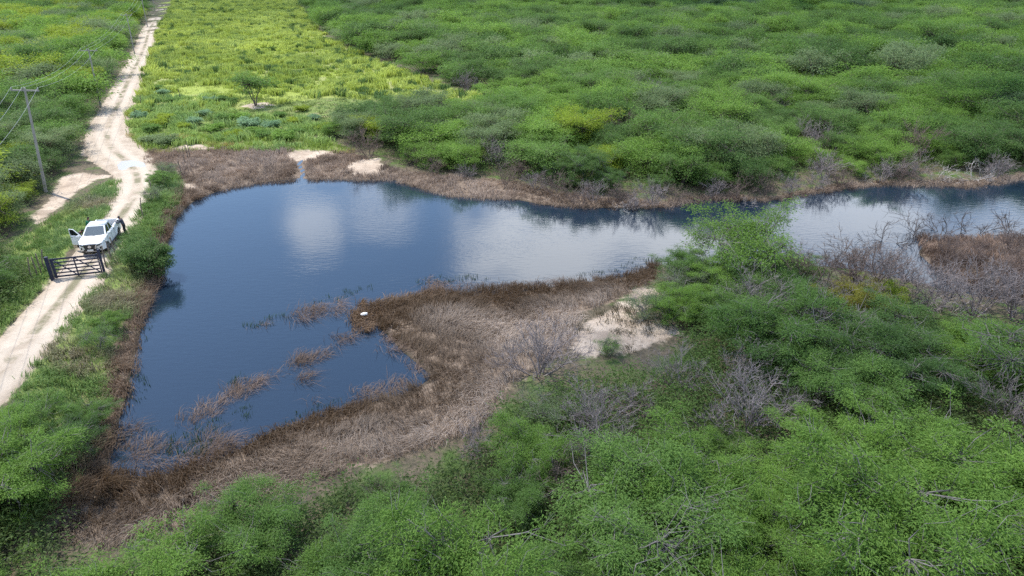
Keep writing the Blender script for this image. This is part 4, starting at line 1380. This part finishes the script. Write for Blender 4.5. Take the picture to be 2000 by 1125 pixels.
def pickup(loc, rz):
    root = empty('pickup_truck', loc, rz)
    root.scale = (TS, TS, TS)
    tag(root, 'white double cab pickup with one door open parked on the sandy road', 'pickup')
    front = [(2.60, 0.46), (2.66, 0.62), (2.67, 0.90), (2.58, 1.05), (2.40, 1.12), (1.95, 1.19), (1.20, 1.25)]
    rear_hi = [(-0.72, 1.25), (-0.80, 1.29), (-2.52, 1.29), (-2.60, 1.24), (-2.62, 0.70), (-2.56, 0.50)]
    under = [(-2.2, 0.46)] + arch(-1.57, .47)[0:] + [(-1.0, 0.42), (1.0, 0.42)] + arch(1.58, .47) + [(2.2, .46)]
    side = front + rear_hi + under
    b = MB()
    for s_ in (-1, 1):
        b.poly(side, 0, s_ * 0.80, s_ * 0.885)
        ins = [(y * .995, z if z < .5 else z - .05) for y, z in side]
        b.poly(ins, 0, s_ * 0.88, s_ * 0.925)
    ctr = front + [(-0.72, 1.25), (-0.74, 0.80), (-2.50, 0.80), (-2.52, 1.22), (-2.60, 1.22), (-2.62, 0.70), (-2.56, 0.50), (2.2, 0.46)]
    b.poly(ctr, 0, -0.81, 0.81)
    body = b.build('body', M['paint'], root, fix=plan)
    # cab
    bl = dict(y0=1.22, y1=-0.72, w=0.86, z=1.25)
    rf = dict(y0=0.42, y1=-0.60, w=0.665, z=1.80)

    def cabpt(u, v, f_):
        """corner of the cab: u -1..1 across, v 0 rear..1 front, f 0 belt..1 roof"""
        wd = bl['w'] * (1 - f_) + rf['w'] * f_
        y = (bl['y1'] * (1 - v) + bl['y0'] * v) * (1 - f_) + (rf['y1'] * (1 - v) + rf['y0'] * v) * f_
        return Vector((u * wd, y, bl['z'] * (1 - f_) + rf['z'] * f_ - 0.002))
    c = MB()
    r0 = [cabpt(-1, 0, 0), cabpt(1, 0, 0), cabpt(1, 1, 0), cabpt(-1, 1, 0)]
    r1 = [cabpt(-1, 0, 1), cabpt(1, 0, 1), cabpt(1, 1, 1), cabpt(-1, 1, 1)]
    A = [c.bm.verts.new(v) for v in r0]
    Bq = [c.bm.verts.new(v) for v in r1]
    for i in range(4):
        c.bm.faces.new([A[i], A[(i + 1) % 4], Bq[(i + 1) % 4], Bq[i]])
    c.bm.faces.new(A[::-1])
    c.bm.faces.new(Bq)
    c.build('cab', M['paint'], root)
    r = MB()
    r.box((0, -0.09, 1.812), (1.30, 0.98, 0.07), bev=0.028)
    r.build('roof', M['paint'], root, True)

    def pane(name, mat, pts_, par=root):
        return MB().quad(*pts_).build(name, mat, par)
    pane('windscreen', M['screen'], [cabpt(.90, 1, .07), cabpt(-.90, 1, .07), cabpt(-.88, 1, .94), cabpt(.88, 1, .94)])
    pane('rear_window', M['glass'], [cabpt(-.8, 0, .15), cabpt(.8, 0, .15), cabpt(.8, 0, .9), cabpt(-.8, 0, .9)])
    for s_ in (-1, 1):
        for v0, v1, nm in ((.50, .90, 'front_window'), (.10, .45, 'back_window')):
            if s_ == 1 and nm == 'front_window':
                continue
            q = [cabpt(s_, v0, .08), cabpt(s_, v1 if nm != 'front_window' else .93, .08), cabpt(s_, v1 - .05, .9), cabpt(s_, v0 + .02, .9)]
            pane('side_window', M['glass'], q if s_ == 1 else q[::-1])
    # black panels on its right side stand in for the shade inside the opening
    MB().poly([(0.12, .48), (1.12, .48), (1.12, 1.24), (0.12, 1.24)], 0, .80, .931).build('doorway_shade', M['black'], root)
    pane('doorway_shade_upper', M['black'], [cabpt(1, .48, .02), cabpt(1, .95, .02), cabpt(1, .9, .95), cabpt(1, .5, .95)])
    # the open door swings about its front edge
    hinge = (0.93, 1.10, 0)
    d = MB()
    d.poly([(-1.0, .48), (0, .50), (0, 1.20), (-1.0, 1.24)], 0, -.05, .05)
    door = d.build('front_door', M['paint'], root, loc=hinge)
    fr = MB()
    for a, b_ in (((-0.0, 0, 1.19), (-0.62, 0, 1.76)), ((-.62, 0, 1.76), (-1.0, 0, 1.76)), ((-1.0, 0, 1.76), (-1.0, 0, 1.22))):
        fr.bar((0, a[0], a[2]), (0, b_[0], b_[2]), .055, .05, (1, 0, 0))
    fr.build('window_frame', M['paint'], door)
    MB().poly([(-.08, 1.235), (-.61, 1.735), (-.975, 1.735), (-.975, 1.25)], 0, -.01, .01).build('door_glass', M['glass'], door)
    MB().box((0, -.10, 1.30), (.01, .01, .01)).box((.20, -.12, 1.30), (.26, .13, .19), bev=.04).build('door_mirror', M['paint'], door, True)
    MB().box((.065, -.86, 1.10), (.03, .18, .035)).build('handle', M['chrome'], door)
    door.rotation_euler = (0, 0, math.radians(66))
    # left side doors: seams and handles
    sm = MB()
    for y in (1.13, .14, -.70):
        sm.box((-.926, y, .85), (.008, .018, .72))
    sm.box((-.926, .2, .50), (.008, 1.86, .02))
    sm.build('door_seams', M['black'], root)
    for y in (.32, -.55):
        MB().box((-.935, y, 1.10), (.03, .19, .04)).build('handle', M['chrome'], root)
    MB().box((-1.04, 1.0, 1.34), (.24, .14, .20), bev=.04).build('door_mirror', M['paint'], root, True)
    MB().box((-.955, 0, .40), (.10, 1.75, .05)).build('side_step', M['black'], root)
    # nose
    F_ = lambda v: plan(v)
    g = MB()
    g.poly([(-.50, 1.03), (.50, 1.03), (.40, .70), (-.40, .70)], 1, 2.55, 2.70)
    g.build('grille', M['black'], root, fix=F_)
    ch = MB()
    for s_ in (-1, 1):
        ch.bar((s_ * .53, 2.70, 1.02), (s_ * .42, 2.72, .70), .05, .05, (0, 1, 0))
    ch.build('grille_trim', M['chrome'], root, fix=F_)
    em = MB()
    em.lathe([(-.01, .10), (.015, .10), (.015, .075), (-.01, .075)], 24)
    em.box((.0, 0, 0), (.02, .26, .05))
    eo = em.build('badge', M['chrome'], root)
    eo.location, eo.rotation_euler = (0, 2.725, .90), (0, 0, math.pi / 2)
    for s_ in (-1, 1):
        MB().poly([(s_ * .54, 1.00), (s_ * .90, 1.06), (s_ * .915, .98), (s_ * .80, .87), (s_ * .52, .84)], 1, 2.36, 2.655).build('headlight', M['lamp'], root, fix=F_)
        MB().poly([(s_ * .55, .955), (s_ * .84, 1.005), (s_ * .82, .93), (s_ * .55, .885)], 1, 2.40, 2.665).build('lamp_bezel', M['black'], root, fix=F_)
        MB().poly([(s_ * .70, .76), (s_ * .82, .78), (s_ * .86, .60), (s_ * .74, .58)], 1, 2.45, 2.668).build('fog_lamp', M['black'], root, fix=F_)
    MB().poly([(-.55, .62), (.55, .62), (.68, .40), (-.68, .40)], 1, 2.40, 2.685).build('lower_grille', M['black'], root, fix=F_)
    MB().box((0, 2.70, .50), (.9, .03, .05)).build('skid_plate', M['alloy'], root, fix=F_)
    MB().box((0, 2.725, .62), (.42, .015, .13)).build('number_plate', M['plate'], root)
    MB().bar((-.55, 1.24, 1.285), (.10, 1.20, 1.285), .02, .02).bar((-.05, 1.24, 1.285), (.60, 1.20, 1.285), .02, .02).build('wiper', M['black'], root)
    MB().box((0, -1.62, .808), (1.60, 1.74, .012)).build('bed_liner', M['black'], root)
    MB().box((0, -2.565, 1.0), (1.56, .075, .50), bev=.02).build('tailgate', M['paint'], root)
    for s_ in (-1, 1):
        MB().box((s_ * .86, -2.60, 1.0), (.11, .06, .36)).build('tail_light', simple('tail_red', (.35, .02, .02), .2), root)
    MB().box((0, -2.68, .58), (1.7, .16, .14), bev=.03).build('rear_bumper', M['chrome'], root)
    MB().box((.2, -.1, 1.28), (.6, .5, .3), bev=.06).box((.42, .1, .95), (.5, .55, .18), bev=.05).build('seat', M['seat'], root)
    for yc in (1.58, -1.57):
        MB().box((0, yc, .62), (1.70, .84, .40)).build('wheel_well', M['black'], root)
        for s_ in (-1, 1):
            fl = MB()
            o_, i_ = arch(yc, .52, .47), arch(yc, .455, .47)
            fl.poly(o_ + i_[::-1], 0, s_ * .90, s_ * .955)
            fl.build('wheel_arch', M['paint'], root)
            t_ = MB().lathe([(-.12, .24), (-.125, .35), (-.09, .395), (.09, .395), (.125, .35), (.12, .24)], 32).build('wheel', M['tyre'], root, True, (s_ * .83, yc, .395))
            rm = MB().lathe([(s_ * .05, .235), (s_ * .126, .245), (s_ * .126, .215), (s_ * .08, .20), (s_ * .08, .05)], 28)
            for k in range(6):
                a = k * math.pi / 3
                rm.bar((s_ * .115, .05 * math.cos(a), .05 * math.sin(a)), (s_ * .115, .22 * math.cos(a), .22 * math.sin(a)), .06, .03, (1, 0, 0))
            rm.build('rim', M['alloy'], t_)
    return root


TR = np.array([-29.4, 45.3])
hd = unit(np.array([G(182, 505, .9)]) - np.array([G(224, 450, .9)]))[0]
TRZ = math.atan2(-hd[0], hd[1])
TZ = gz(*TR) + 0.0
pickup((TR[0], TR[1], TZ + .01), TRZ)


def on_truck(x, y):
    c_, s_ = math.cos(TRZ), math.sin(TRZ)
    x, y = x * TS, y * TS
    return (TR[0] + c_ * x - s_ * y, TR[1] + s_ * x + c_ * y)


# ---- the gate across the road
GL, GR = Vector((*G(103, 545, .9), 0)), Vector((*G(205, 534, .9), 0))
GZ = float(height(np.array([[(GL.x + GR.x) / 2, (GL.y + GR.y) / 2]]))[0])
ga = math.atan2(GR.y - GL.y, GR.x - GL.x)
GW = (GR - GL).length
gate = empty('farm_gate', (GL.x, GL.y, GZ), ga)
tag(gate, 'dark navy wooden farm gate closed across the sandy road', 'gate')
MB().box((0, 0, .62), (.20, .20, 1.85), bev=.015).build('gate_post', M['gate'], gate)
MB().box((GW - .02, .03, .72), (.13, .13, 1.95), bev=.012).build('gate_post', M['gate'], gate)
x0, x1 = .16, GW - .12
MB().box((x0 + .08, 0, .72), (.16, .07, 1.34)).build('end_stile', M['gate'], gate)
MB().box((x1 - .03, 0, .74), (.07, .07, 1.40)).build('end_stile', M['gate'], gate)
MB().box(((x0 + x1) / 2, -.052, .70), (.08, .03, 1.42)).build('middle_stile', M['gate'], gate)
for k in range(6):
    z = .14 + k * (1.20 / 5)
    MB().box(((x0 + x1) / 2 + .04, -.004 * (k % 2), z), (x1 - x0 - .26, .034, .11 if k in (0, 5) else .085)).build('rail', M['gate'], gate)
for a0, a1 in ((x0 + .18, (x0 + x1) / 2 - .05), ((x0 + x1) / 2 + .05, x1 - .06)):
    for j, (za, zb) in enumerate(((.16, 1.32), (1.32, .16))):
        MB().bar((a0, -.034 - .028 * j, za), (a1, -.034 - .028 * j, zb), .10, .024, (0, 1, 0)).build('brace', M['gate'], gate)
MB().box((x1 - .02, -.05, .95), (.12, .03, .05)).build('latch', M['alloy'], gate)

# ---- fence posts
FP = [(66, 552, 'closest to the left frame edge by the gate'), (75, 548, 'second one left of the gate'), (84, 543, 'one just left of the gate'), (92, 534, 'one tucked behind the left gate post'), (210, 531, 'one touching the right gate post'), (221, 518, 'second one right of the gate'), (228, 511, 'third one right of the gate'),
      (283, 430, 'one on the verge above the round bush'), (300, 388, 'one on the verge near the ford'), (353, 340, 'one at the edge of the brown marsh'), (361, 314, 'one in the brown marsh'), (366, 306, 'leaning one in the brown marsh'), (370, 302, 'thin one at the back of the brown marsh'),
      (353, 196, 'one in the pasture left of the lone tree'), (277, 205, 'one at the road bend by the pasture'), (267, 232, 'one beside the pale road above the ford')]
for k, (px, py, wh) in enumerate(FP):
    x, y = G(px, py, .6)
    V, F = tubes(np.array([[(0, 0, -.2), (random.gauss(0, .03), random.gauss(0, .03), .6), (random.gauss(0, .07), random.gauss(0, .07), 1.35 + .25 * random.random())]]), np.array([[.05, .045, .038]]) * (1.0 if k < 7 else .9), 7)
    bmx = bmesh.new()
    vs = [bmx.verts.new(v) for v in V]
    for f_ in F:
        bmx.faces.new([vs[i] for i in f_])
    bmx.faces.new(vs[-7:])
    me = bpy.data.meshes.new('fence_post')
    bmx.to_mesh(me)
    bmx.free()
    o = link('fence_post', me, M['stake'], None, (x, y, gz(x, y)))
    o.rotation_euler.z = random.random() * 6.28
    tag(o, 'weathered wooden fence post, ' + wh, 'fence post', 'wooden fence posts')

# ---- utility poles and their wires
PX = [((-26.0, 26.0), 9.0), (G(90, 375, .5), 9.1), (G(197, 210, .5), 7.6), (G(263, 105, .5), 7.6), (G(288, 52, .5), 8.2), (G(303, 22, .5), 8.2)]
PLAB = ['grey utility pole at the left just outside the frame', 'grey concrete utility pole with crossarm left of the pickup', 'grey utility pole at the road bend, second along the line', 'grey utility pole beside the straight road, third along the line', 'tall grey utility pole far up the road, fourth along the line', 'faint grey utility pole at the top of the road, last in sight']
TOPS = []
for k, ((x, y), h) in enumerate(PX):
    z = gz(x, y)
    a = PX[min(k + 1, len(PX) - 1)][0]
    b_ = PX[max(k - 1, 0)][0]
    th = math.atan2(a[1] - b_[1], a[0] - b_[0])
    pr = empty('utility_pole', (x, y, z), th)
    rotm = Matrix.Rotation(math.radians((3, 6.0, 3.0, 1.5, 1.0, 1.0)[k]), 4, 'Y') @ Matrix.Rotation(th, 4, 'Z')
    pr.rotation_euler = rotm.to_euler()
    tag(pr, PLAB[k], 'utility pole', 'poles of the power line')
    s = MB()
    s.poly([(-.145, -.11), (.145, -.11), (.145, .11), (-.145, .11)], 2, -.3, h)
    for v in s.bm.verts:
        if v.co.z > 1:
            v.co.x *= .55
            v.co.y *= .6
    s.build('shaft', M['concrete'], pr)
    MB().box((.0, 0, h - .22), (.10, 2.0, .11)).build('crossarm', M['concrete'], pr)
    tops = []
    for q in (-.92, .18, .92):
        MB().tube([(0, q, h - .17), (0, q, h - .08), (0, q, h + .03)], [.03, .06, .035], 8).build('insulator', M['porcelain'], pr)
        tops.append(Vector((x, y, z)) + rotm.to_3x3() @ Vector((0, q, h + .03)))
    TOPS.append(tops)
for q, nm in ((0, 'outer left'), (1, 'middle'), (2, 'road side')):
    path = []
    for a, b_ in zip(TOPS[:-1], TOPS[1:]):
        for s in range(12):
            f_ = s / 12
            p = a[q].lerp(b_[q], f_)
            path.append((p.x, p.y, p.z - 1.0 * 4 * f_ * (1 - f_) * .8))
    path.append(tuple(TOPS[-1][q]))
    o = MB().tube(path, [.010] * len(path), 4).build('power_line', M['wire'])
    tag(o, f'thin overhead wire strung along the poles, {nm} strand', 'wire', 'overhead wires')

# ---- the white sack on the drowned reeds
bmx = bmesh.new()
bmesh.ops.create_icosphere(bmx, subdivisions=4, radius=1.0)
for v in bmx.verts:
    n = v.co.copy()
    v.co += n * (.22 * mnoise.noise(n * 2.1 + Vector((3, 1, 7))) + .12 * mnoise.noise(n * 5.3))
    v.co = Vector((v.co.x * .21, v.co.y * .12, v.co.z * .09))
me = bpy.data.meshes.new('white_sack')
bmx.to_mesh(me)
bmx.free()
o = link('white_sack', me, M['sack'], None, (*G(711, 614, .2), .22))
o.rotation_euler = (0, -.1, .2)
tag(o, 'crumpled white sack lying on the matted brown reeds in the pond', 'sack')


# ---- people
def person(loc, rz, J, clothes, label, sleeve='short'):
    """J: joints (x,y,z). One continuous skinned body with hands; the clothes are lifted off the body's own surface"""
    E_, rad, idx, Vv = [], [], {}, []

    def add(n, p, r_):
        idx[n] = len(Vv)
        Vv.append(Vector(p))
        rad.append(r_)

    def bone(a, b_):
        E_.append((idx[a], idx[b_]))
    pe, ch, nk, hd_ = map(Vector, (J['pelvis'], J['chest'], J['neck'], J['head']))
    add('pelvis', pe, (.155, .12)); add('waist', pe.lerp(ch, .45), (.145, .105)); add('chest', ch, (.165, .12)); add('neck', nk, (.058, .058))
    up = (hd_ - nk).normalized()
    add('jaw', hd_ - up * .05, (.075, .085)); add('head', hd_ + up * .03, (.083, .098)); add('crown', hd_ + up * .10, (.062, .07))
    for a, b_ in (('pelvis', 'waist'), ('waist', 'chest'), ('chest', 'neck'), ('neck', 'jaw'), ('jaw', 'head'), ('head', 'crown')):
        bone(a, b_)
    fw = Vector(J.get('face', (0, 1, 0))).normalized()
    add('nose', hd_ + fw * .115 - up * .0, (.014, .014)); bone('jaw', 'nose')
    for s_, S in ((-1, 'L'), (1, 'R')):
        add('sh' + S, J['sh' + S], (.062, .062)); add('el' + S, J['el' + S], (.046, .046)); add('wr' + S, J['wr' + S], (.032, .03))
        wr, el_ = Vector(J['wr' + S]), Vector(J['el' + S])
        hv = (wr - el_).normalized()
        add('pa' + S, wr + hv * .075, (.04, .02))
        bone('chest', 'sh' + S); bone('sh' + S, 'el' + S); bone('el' + S, 'wr' + S); bone('wr' + S, 'pa' + S)
        add('hi' + S, J['hi' + S], (.098, .098)); add('kn' + S, J['kn' + S], (.066, .066)); add('an' + S, J['an' + S], (.045, .045)); add('to' + S, J['to' + S], (.042, .03))
        bone('pelvis', 'hi' + S); bone('hi' + S, 'kn' + S); bone('kn' + S, 'an' + S); bone('an' + S, 'to' + S)
        # five separate fingers, bent, rooted in the palm
        lat = hv.cross(Vector((0, 0, 1)))
        lat = lat.normalized() if lat.length > .1 else Vector((1, 0, 0))
        dn = hv.cross(lat).normalized()
        if dn.z > 0:
            dn = -dn
        for q, ln in enumerate((.070, .080, .075, .058)):
            o_ = wr + hv * .085 + lat * (q - 1.5) * .021
            for j_, (f_, c_) in enumerate(((0, 0), (.45, .1), (.8, .35), (1, .62))):
                add(f'f{S}{q}{j_}', o_ + hv * ln * f_ + dn * ln * c_, (.0095, .0095) if j_ < 3 else (.007, .007))
                if j_:
                    bone(f'f{S}{q}{j_ - 1}', f'f{S}{q}{j_}')
        for j_, (f_, c_) in enumerate(((0, 0), (.03, .03), (.06, .035))):
            add(f't{S}{j_}', wr + hv * (.035 + f_) + lat * (-s_) * (.03 + c_), (.011, .011))
            if j_:
                bone(f't{S}{j_ - 1}', f't{S}{j_}')
    me = bpy.data.meshes.new('person')
    me.from_pydata(Vv, E_, [])
    ob = bpy.data.objects.new('skeleton', me)
    COL.objects.link(ob)
    sk = ob.modifiers.new('skin', 'SKIN')
    sk.use_smooth_shade = True
    for i, r_ in enumerate(rad):
        sv = me.skin_vertices[0].data[i]
        sv.radius = r_
        sv.use_root = i == 0
    for S in 'LR':
        for q in range(4):
            me.skin_vertices[0].data[idx[f'f{S}{q}0']].use_root = True
        me.skin_vertices[0].data[idx[f't{S}0']].use_root = True
    sb = ob.modifiers.new('sub', 'SUBSURF')
    sb.levels = sb.render_levels = 2
    dg = bpy.context.evaluated_depsgraph_get()
    bm_ = bpy.data.meshes.new_from_object(ob.evaluated_get(dg))
    bpy.data.objects.remove(ob)
    body = link('person', bm_, clothes['skin'], None, loc)
    bm_.name = 'person'
    body.rotation_euler.z = rz
    body.scale = (TS, TS, TS)
    tag(body, label, 'person', 'people around the pickup')
    nv = len(bm_.vertices)
    co = np.zeros(nv * 3)
    bm_.vertices.foreach_get('co', co)
    co = co.reshape(-1, 3)
    no = np.array([v.normal[:] for v in bm_.vertices])
    names = {v: k for k, v in idx.items()}
    best, lab, frac = np.full(nv, 1e9), np.zeros(nv, int), np.zeros(nv)
    bones = []
    for e_ in E_:
        a, b_ = np.array(Vv[e_[0]]), np.array(Vv[e_[1]])
        ab = b_ - a
        t_ = np.clip(((co - a) @ ab) / max(ab @ ab, 1e-9), 0, 1)
        d_ = np.linalg.norm(co - a - t_[:, None] * ab, axis=1) - .5 * np.mean(rad[e_[0]])
        q = d_ < best
        best[q], lab[q], frac[q] = d_[q], len(bones), t_[q]
        bones.append((names[e_[0]], names[e_[1]]))

    def garment(name, mat, test, off):
        ok = np.array([test(bones[l], f_) for l, f_ in zip(lab, frac)])
        faces = [p.vertices[:] for p in bm_.polygons if sum(ok[i] for i in p.vertices) >= len(p.vertices) * .75]
        if not faces:
            return
        used = sorted({i for f_ in faces for i in f_})
        mp = {i: k for k, i in enumerate(used)}
        g_ = bpy.data.meshes.new(name)
        g_.from_pydata([tuple(co[i] + no[i] * off) for i in used], [], [[mp[i] for i in f_] for f_ in faces])
        g_.polygons.foreach_set('use_smooth', [True] * len(g_.polygons))
        o_ = link(name, g_, mat, body)
        so_ = o_.modifiers.new('cloth', 'SOLIDIFY')
        so_.thickness = .006
    lim = .62 if sleeve == 'short' else 2
    arm = lambda b_, f_: (b_[0][:2] == 'sh' and (f_ < lim)) or (sleeve != 'short' and b_[0][:2] == 'el')
    garment('shirt', clothes['shirt'], lambda b_, f_: (b_ in (('waist', 'chest'), ('pelvis', 'waist')) or b_[0] == 'chest' and (b_[1] != 'neck' or f_ < .55) or arm(b_, f_)) and not b_[1].startswith('hi'), .018)
    garment('trousers', clothes['trousers'], lambda b_, f_: b_[0][:2] in ('hi', 'kn') or b_[1][:2] == 'hi' or b_ == ('pelvis', 'waist') and f_ < .35, .014)
    garment('shoes', clothes['shoes'], lambda b_, f_: b_[0][:2] == 'an' or (b_[0][:2] == 'kn' and f_ > .93), .017)
    garment('hair' if clothes.get('hat') is None else 'cap', clothes['hair'] if clothes.get('hat') is None else clothes['hat'], lambda b_, f_: b_ == ('head', 'crown') or (b_ == ('jaw', 'head') and f_ > .3), .014)
    ey = MB()
    sd_ = fw.cross(up).normalized()
    for s_ in (-1, 1):
        ey.box(hd_ + fw * .083 + sd_ * s_ * .032 + up * .025, (.022, .018, .012), bev=.004)
    ey.build('eyes', M['black'], body)
    return body


skin = simple('skin', (0.22, 0.115, 0.07), 0.6)
cl = lambda n, c: simple(n, c, 0.9, var=.15, scale=9)
stand = dict(pelvis=(0, 0, .93), chest=(0, .10, 1.30), neck=(0, .15, 1.46), head=(0, .21, 1.60), face=(0, 1, -.25),
             shL=(-.19, .11, 1.39), shR=(.19, .11, 1.39), elL=(-.27, .28, 1.17), elR=(.27, .28, 1.17), wrL=(-.17, .46, 1.28), wrR=(.17, .46, 1.28),
             hiL=(-.095, 0, .88), hiR=(.095, 0, .88), knL=(-.12, .03, .49), knR=(.11, .05, .49), anL=(-.13, -.06, .09), anR=(.12, -.03, .09), toL=(-.15, .12, .045), toR=(.14, .15, .045))
lean = dict(stand, chest=(0, .24, 1.24), neck=(0, .34, 1.38), head=(.01, .44, 1.50), face=(0, .8, -.5), shL=(-.19, .25, 1.33), shR=(.19, .25, 1.33), elL=(-.25, .42, 1.15), elR=(.25, .44, 1.14), wrL=(-.15, .60, 1.27), wrR=(.16, .60, 1.27), anL=(-.13, -.16, .09), anR=(.12, -.02, .09), toL=(-.15, .02, .045), toR=(.14, .16, .045), knL=(-.12, -.02, .49), knR=(.11, .06, .49))
stoop = dict(stand, chest=(0, .30, 1.20), neck=(0, .43, 1.31), head=(0, .55, 1.40), face=(0, .9, -.4), shL=(-.19, .32, 1.27), shR=(.19, .32, 1.27), elL=(-.26, .48, 1.06), elR=(.26, .50, 1.07), wrL=(-.18, .72, 1.08), wrR=(.18, .72, 1.10))
for (lx, ly), rot, J, cls, lb, slv in (
        ((-1.36, -1.75), -math.pi / 2, stand, dict(skin=skin, shirt=cl('grey_shirt', (.045, .05, .075)), trousers=cl('black_trousers', (.012, .011, .014)), shoes=M['black'], hat=cl('navy_cap', (.015, .017, .035)), hair=M['black']), 'person in grey shirt and dark trousers leaning on the pickup bed beside the pond', 'long'),
        ((1.48, -2.1), math.pi / 2, stand, dict(skin=skin, shirt=cl('green_shirt', (.012, .13, .06)), trousers=cl('dark_jeans', (.02, .025, .04)), shoes=M['black'], hair=cl('black_hair', (.012, .01, .01))), 'person with black hair in a green shirt standing behind the pickup', 'short'),
        ((1.62, .32), math.pi / 2, stoop, dict(skin=skin, shirt=cl('black_shirt', (.013, .013, .015)), trousers=cl('grey_trousers', (.025, .024, .026)), shoes=M['black'], hair=cl('black_hair', (.012, .01, .01))), 'person in black stooping at the open door of the pickup', 'long')):
    x, y = on_truck(lx, ly)
    person((x, y, gz(x, y) + .03), TRZ + rot, J, cls, lb, slv)

# ------------------------------------------------------------------ the clouds overhead that shade parts of the land
cm = bpy.data.materials.new('cloud')
cm.use_nodes = True
ct = cm.node_tree
ct.nodes.clear()
pv = ct.nodes.new('ShaderNodeVolumePrincipled')
pv.inputs['Color'].default_value = (1, 1, 1, 1)
pv.inputs['Density'].default_value = 0.013
ct.links.new(pv.outputs[0], ct.nodes.new('ShaderNodeOutputMaterial').inputs['Volume'])
ALT = 420.0
SHADE = [(72, 150, 56, 95, 18), (30, 40, 34, 20, 15), (2, 18, 44, 14, 16), (130, 70, 70, 60, 18), (-70, 300, 200, 95, 30), (150, 290, 130, 90, 17)]
for k, (x, y, rx, ry, rz) in enumerate(SHADE):
    bmx = bmesh.new()
    bmesh.ops.create_icosphere(bmx, subdivisions=5, radius=1.0)
    for v in bmx.verts:
        n = v.co.normalized()
        f_ = 1 + .38 * mnoise.noise(n * 1.7 + Vector((k * 3.1, 0, 5))) + .2 * mnoise.noise(n * 4.5 + Vector((k, 9, 0))) + .1 * mnoise.noise(n * 9)
        v.co = Vector((n.x * rx * f_, n.y * ry * f_, n.z * rz * f_ * (1.0 if n.z > 0 else .6)))
    me = bpy.data.meshes.new('cloud')
    bmx.to_mesh(me)
    bmx.free()
    tag(link('cloud', me, cm, None, (x + SUN.x / SUN.z * (ALT + k * 45.0), y + SUN.y / SUN.z * (ALT + k * 45.0), ALT + k * 45.0)), kind='structure')
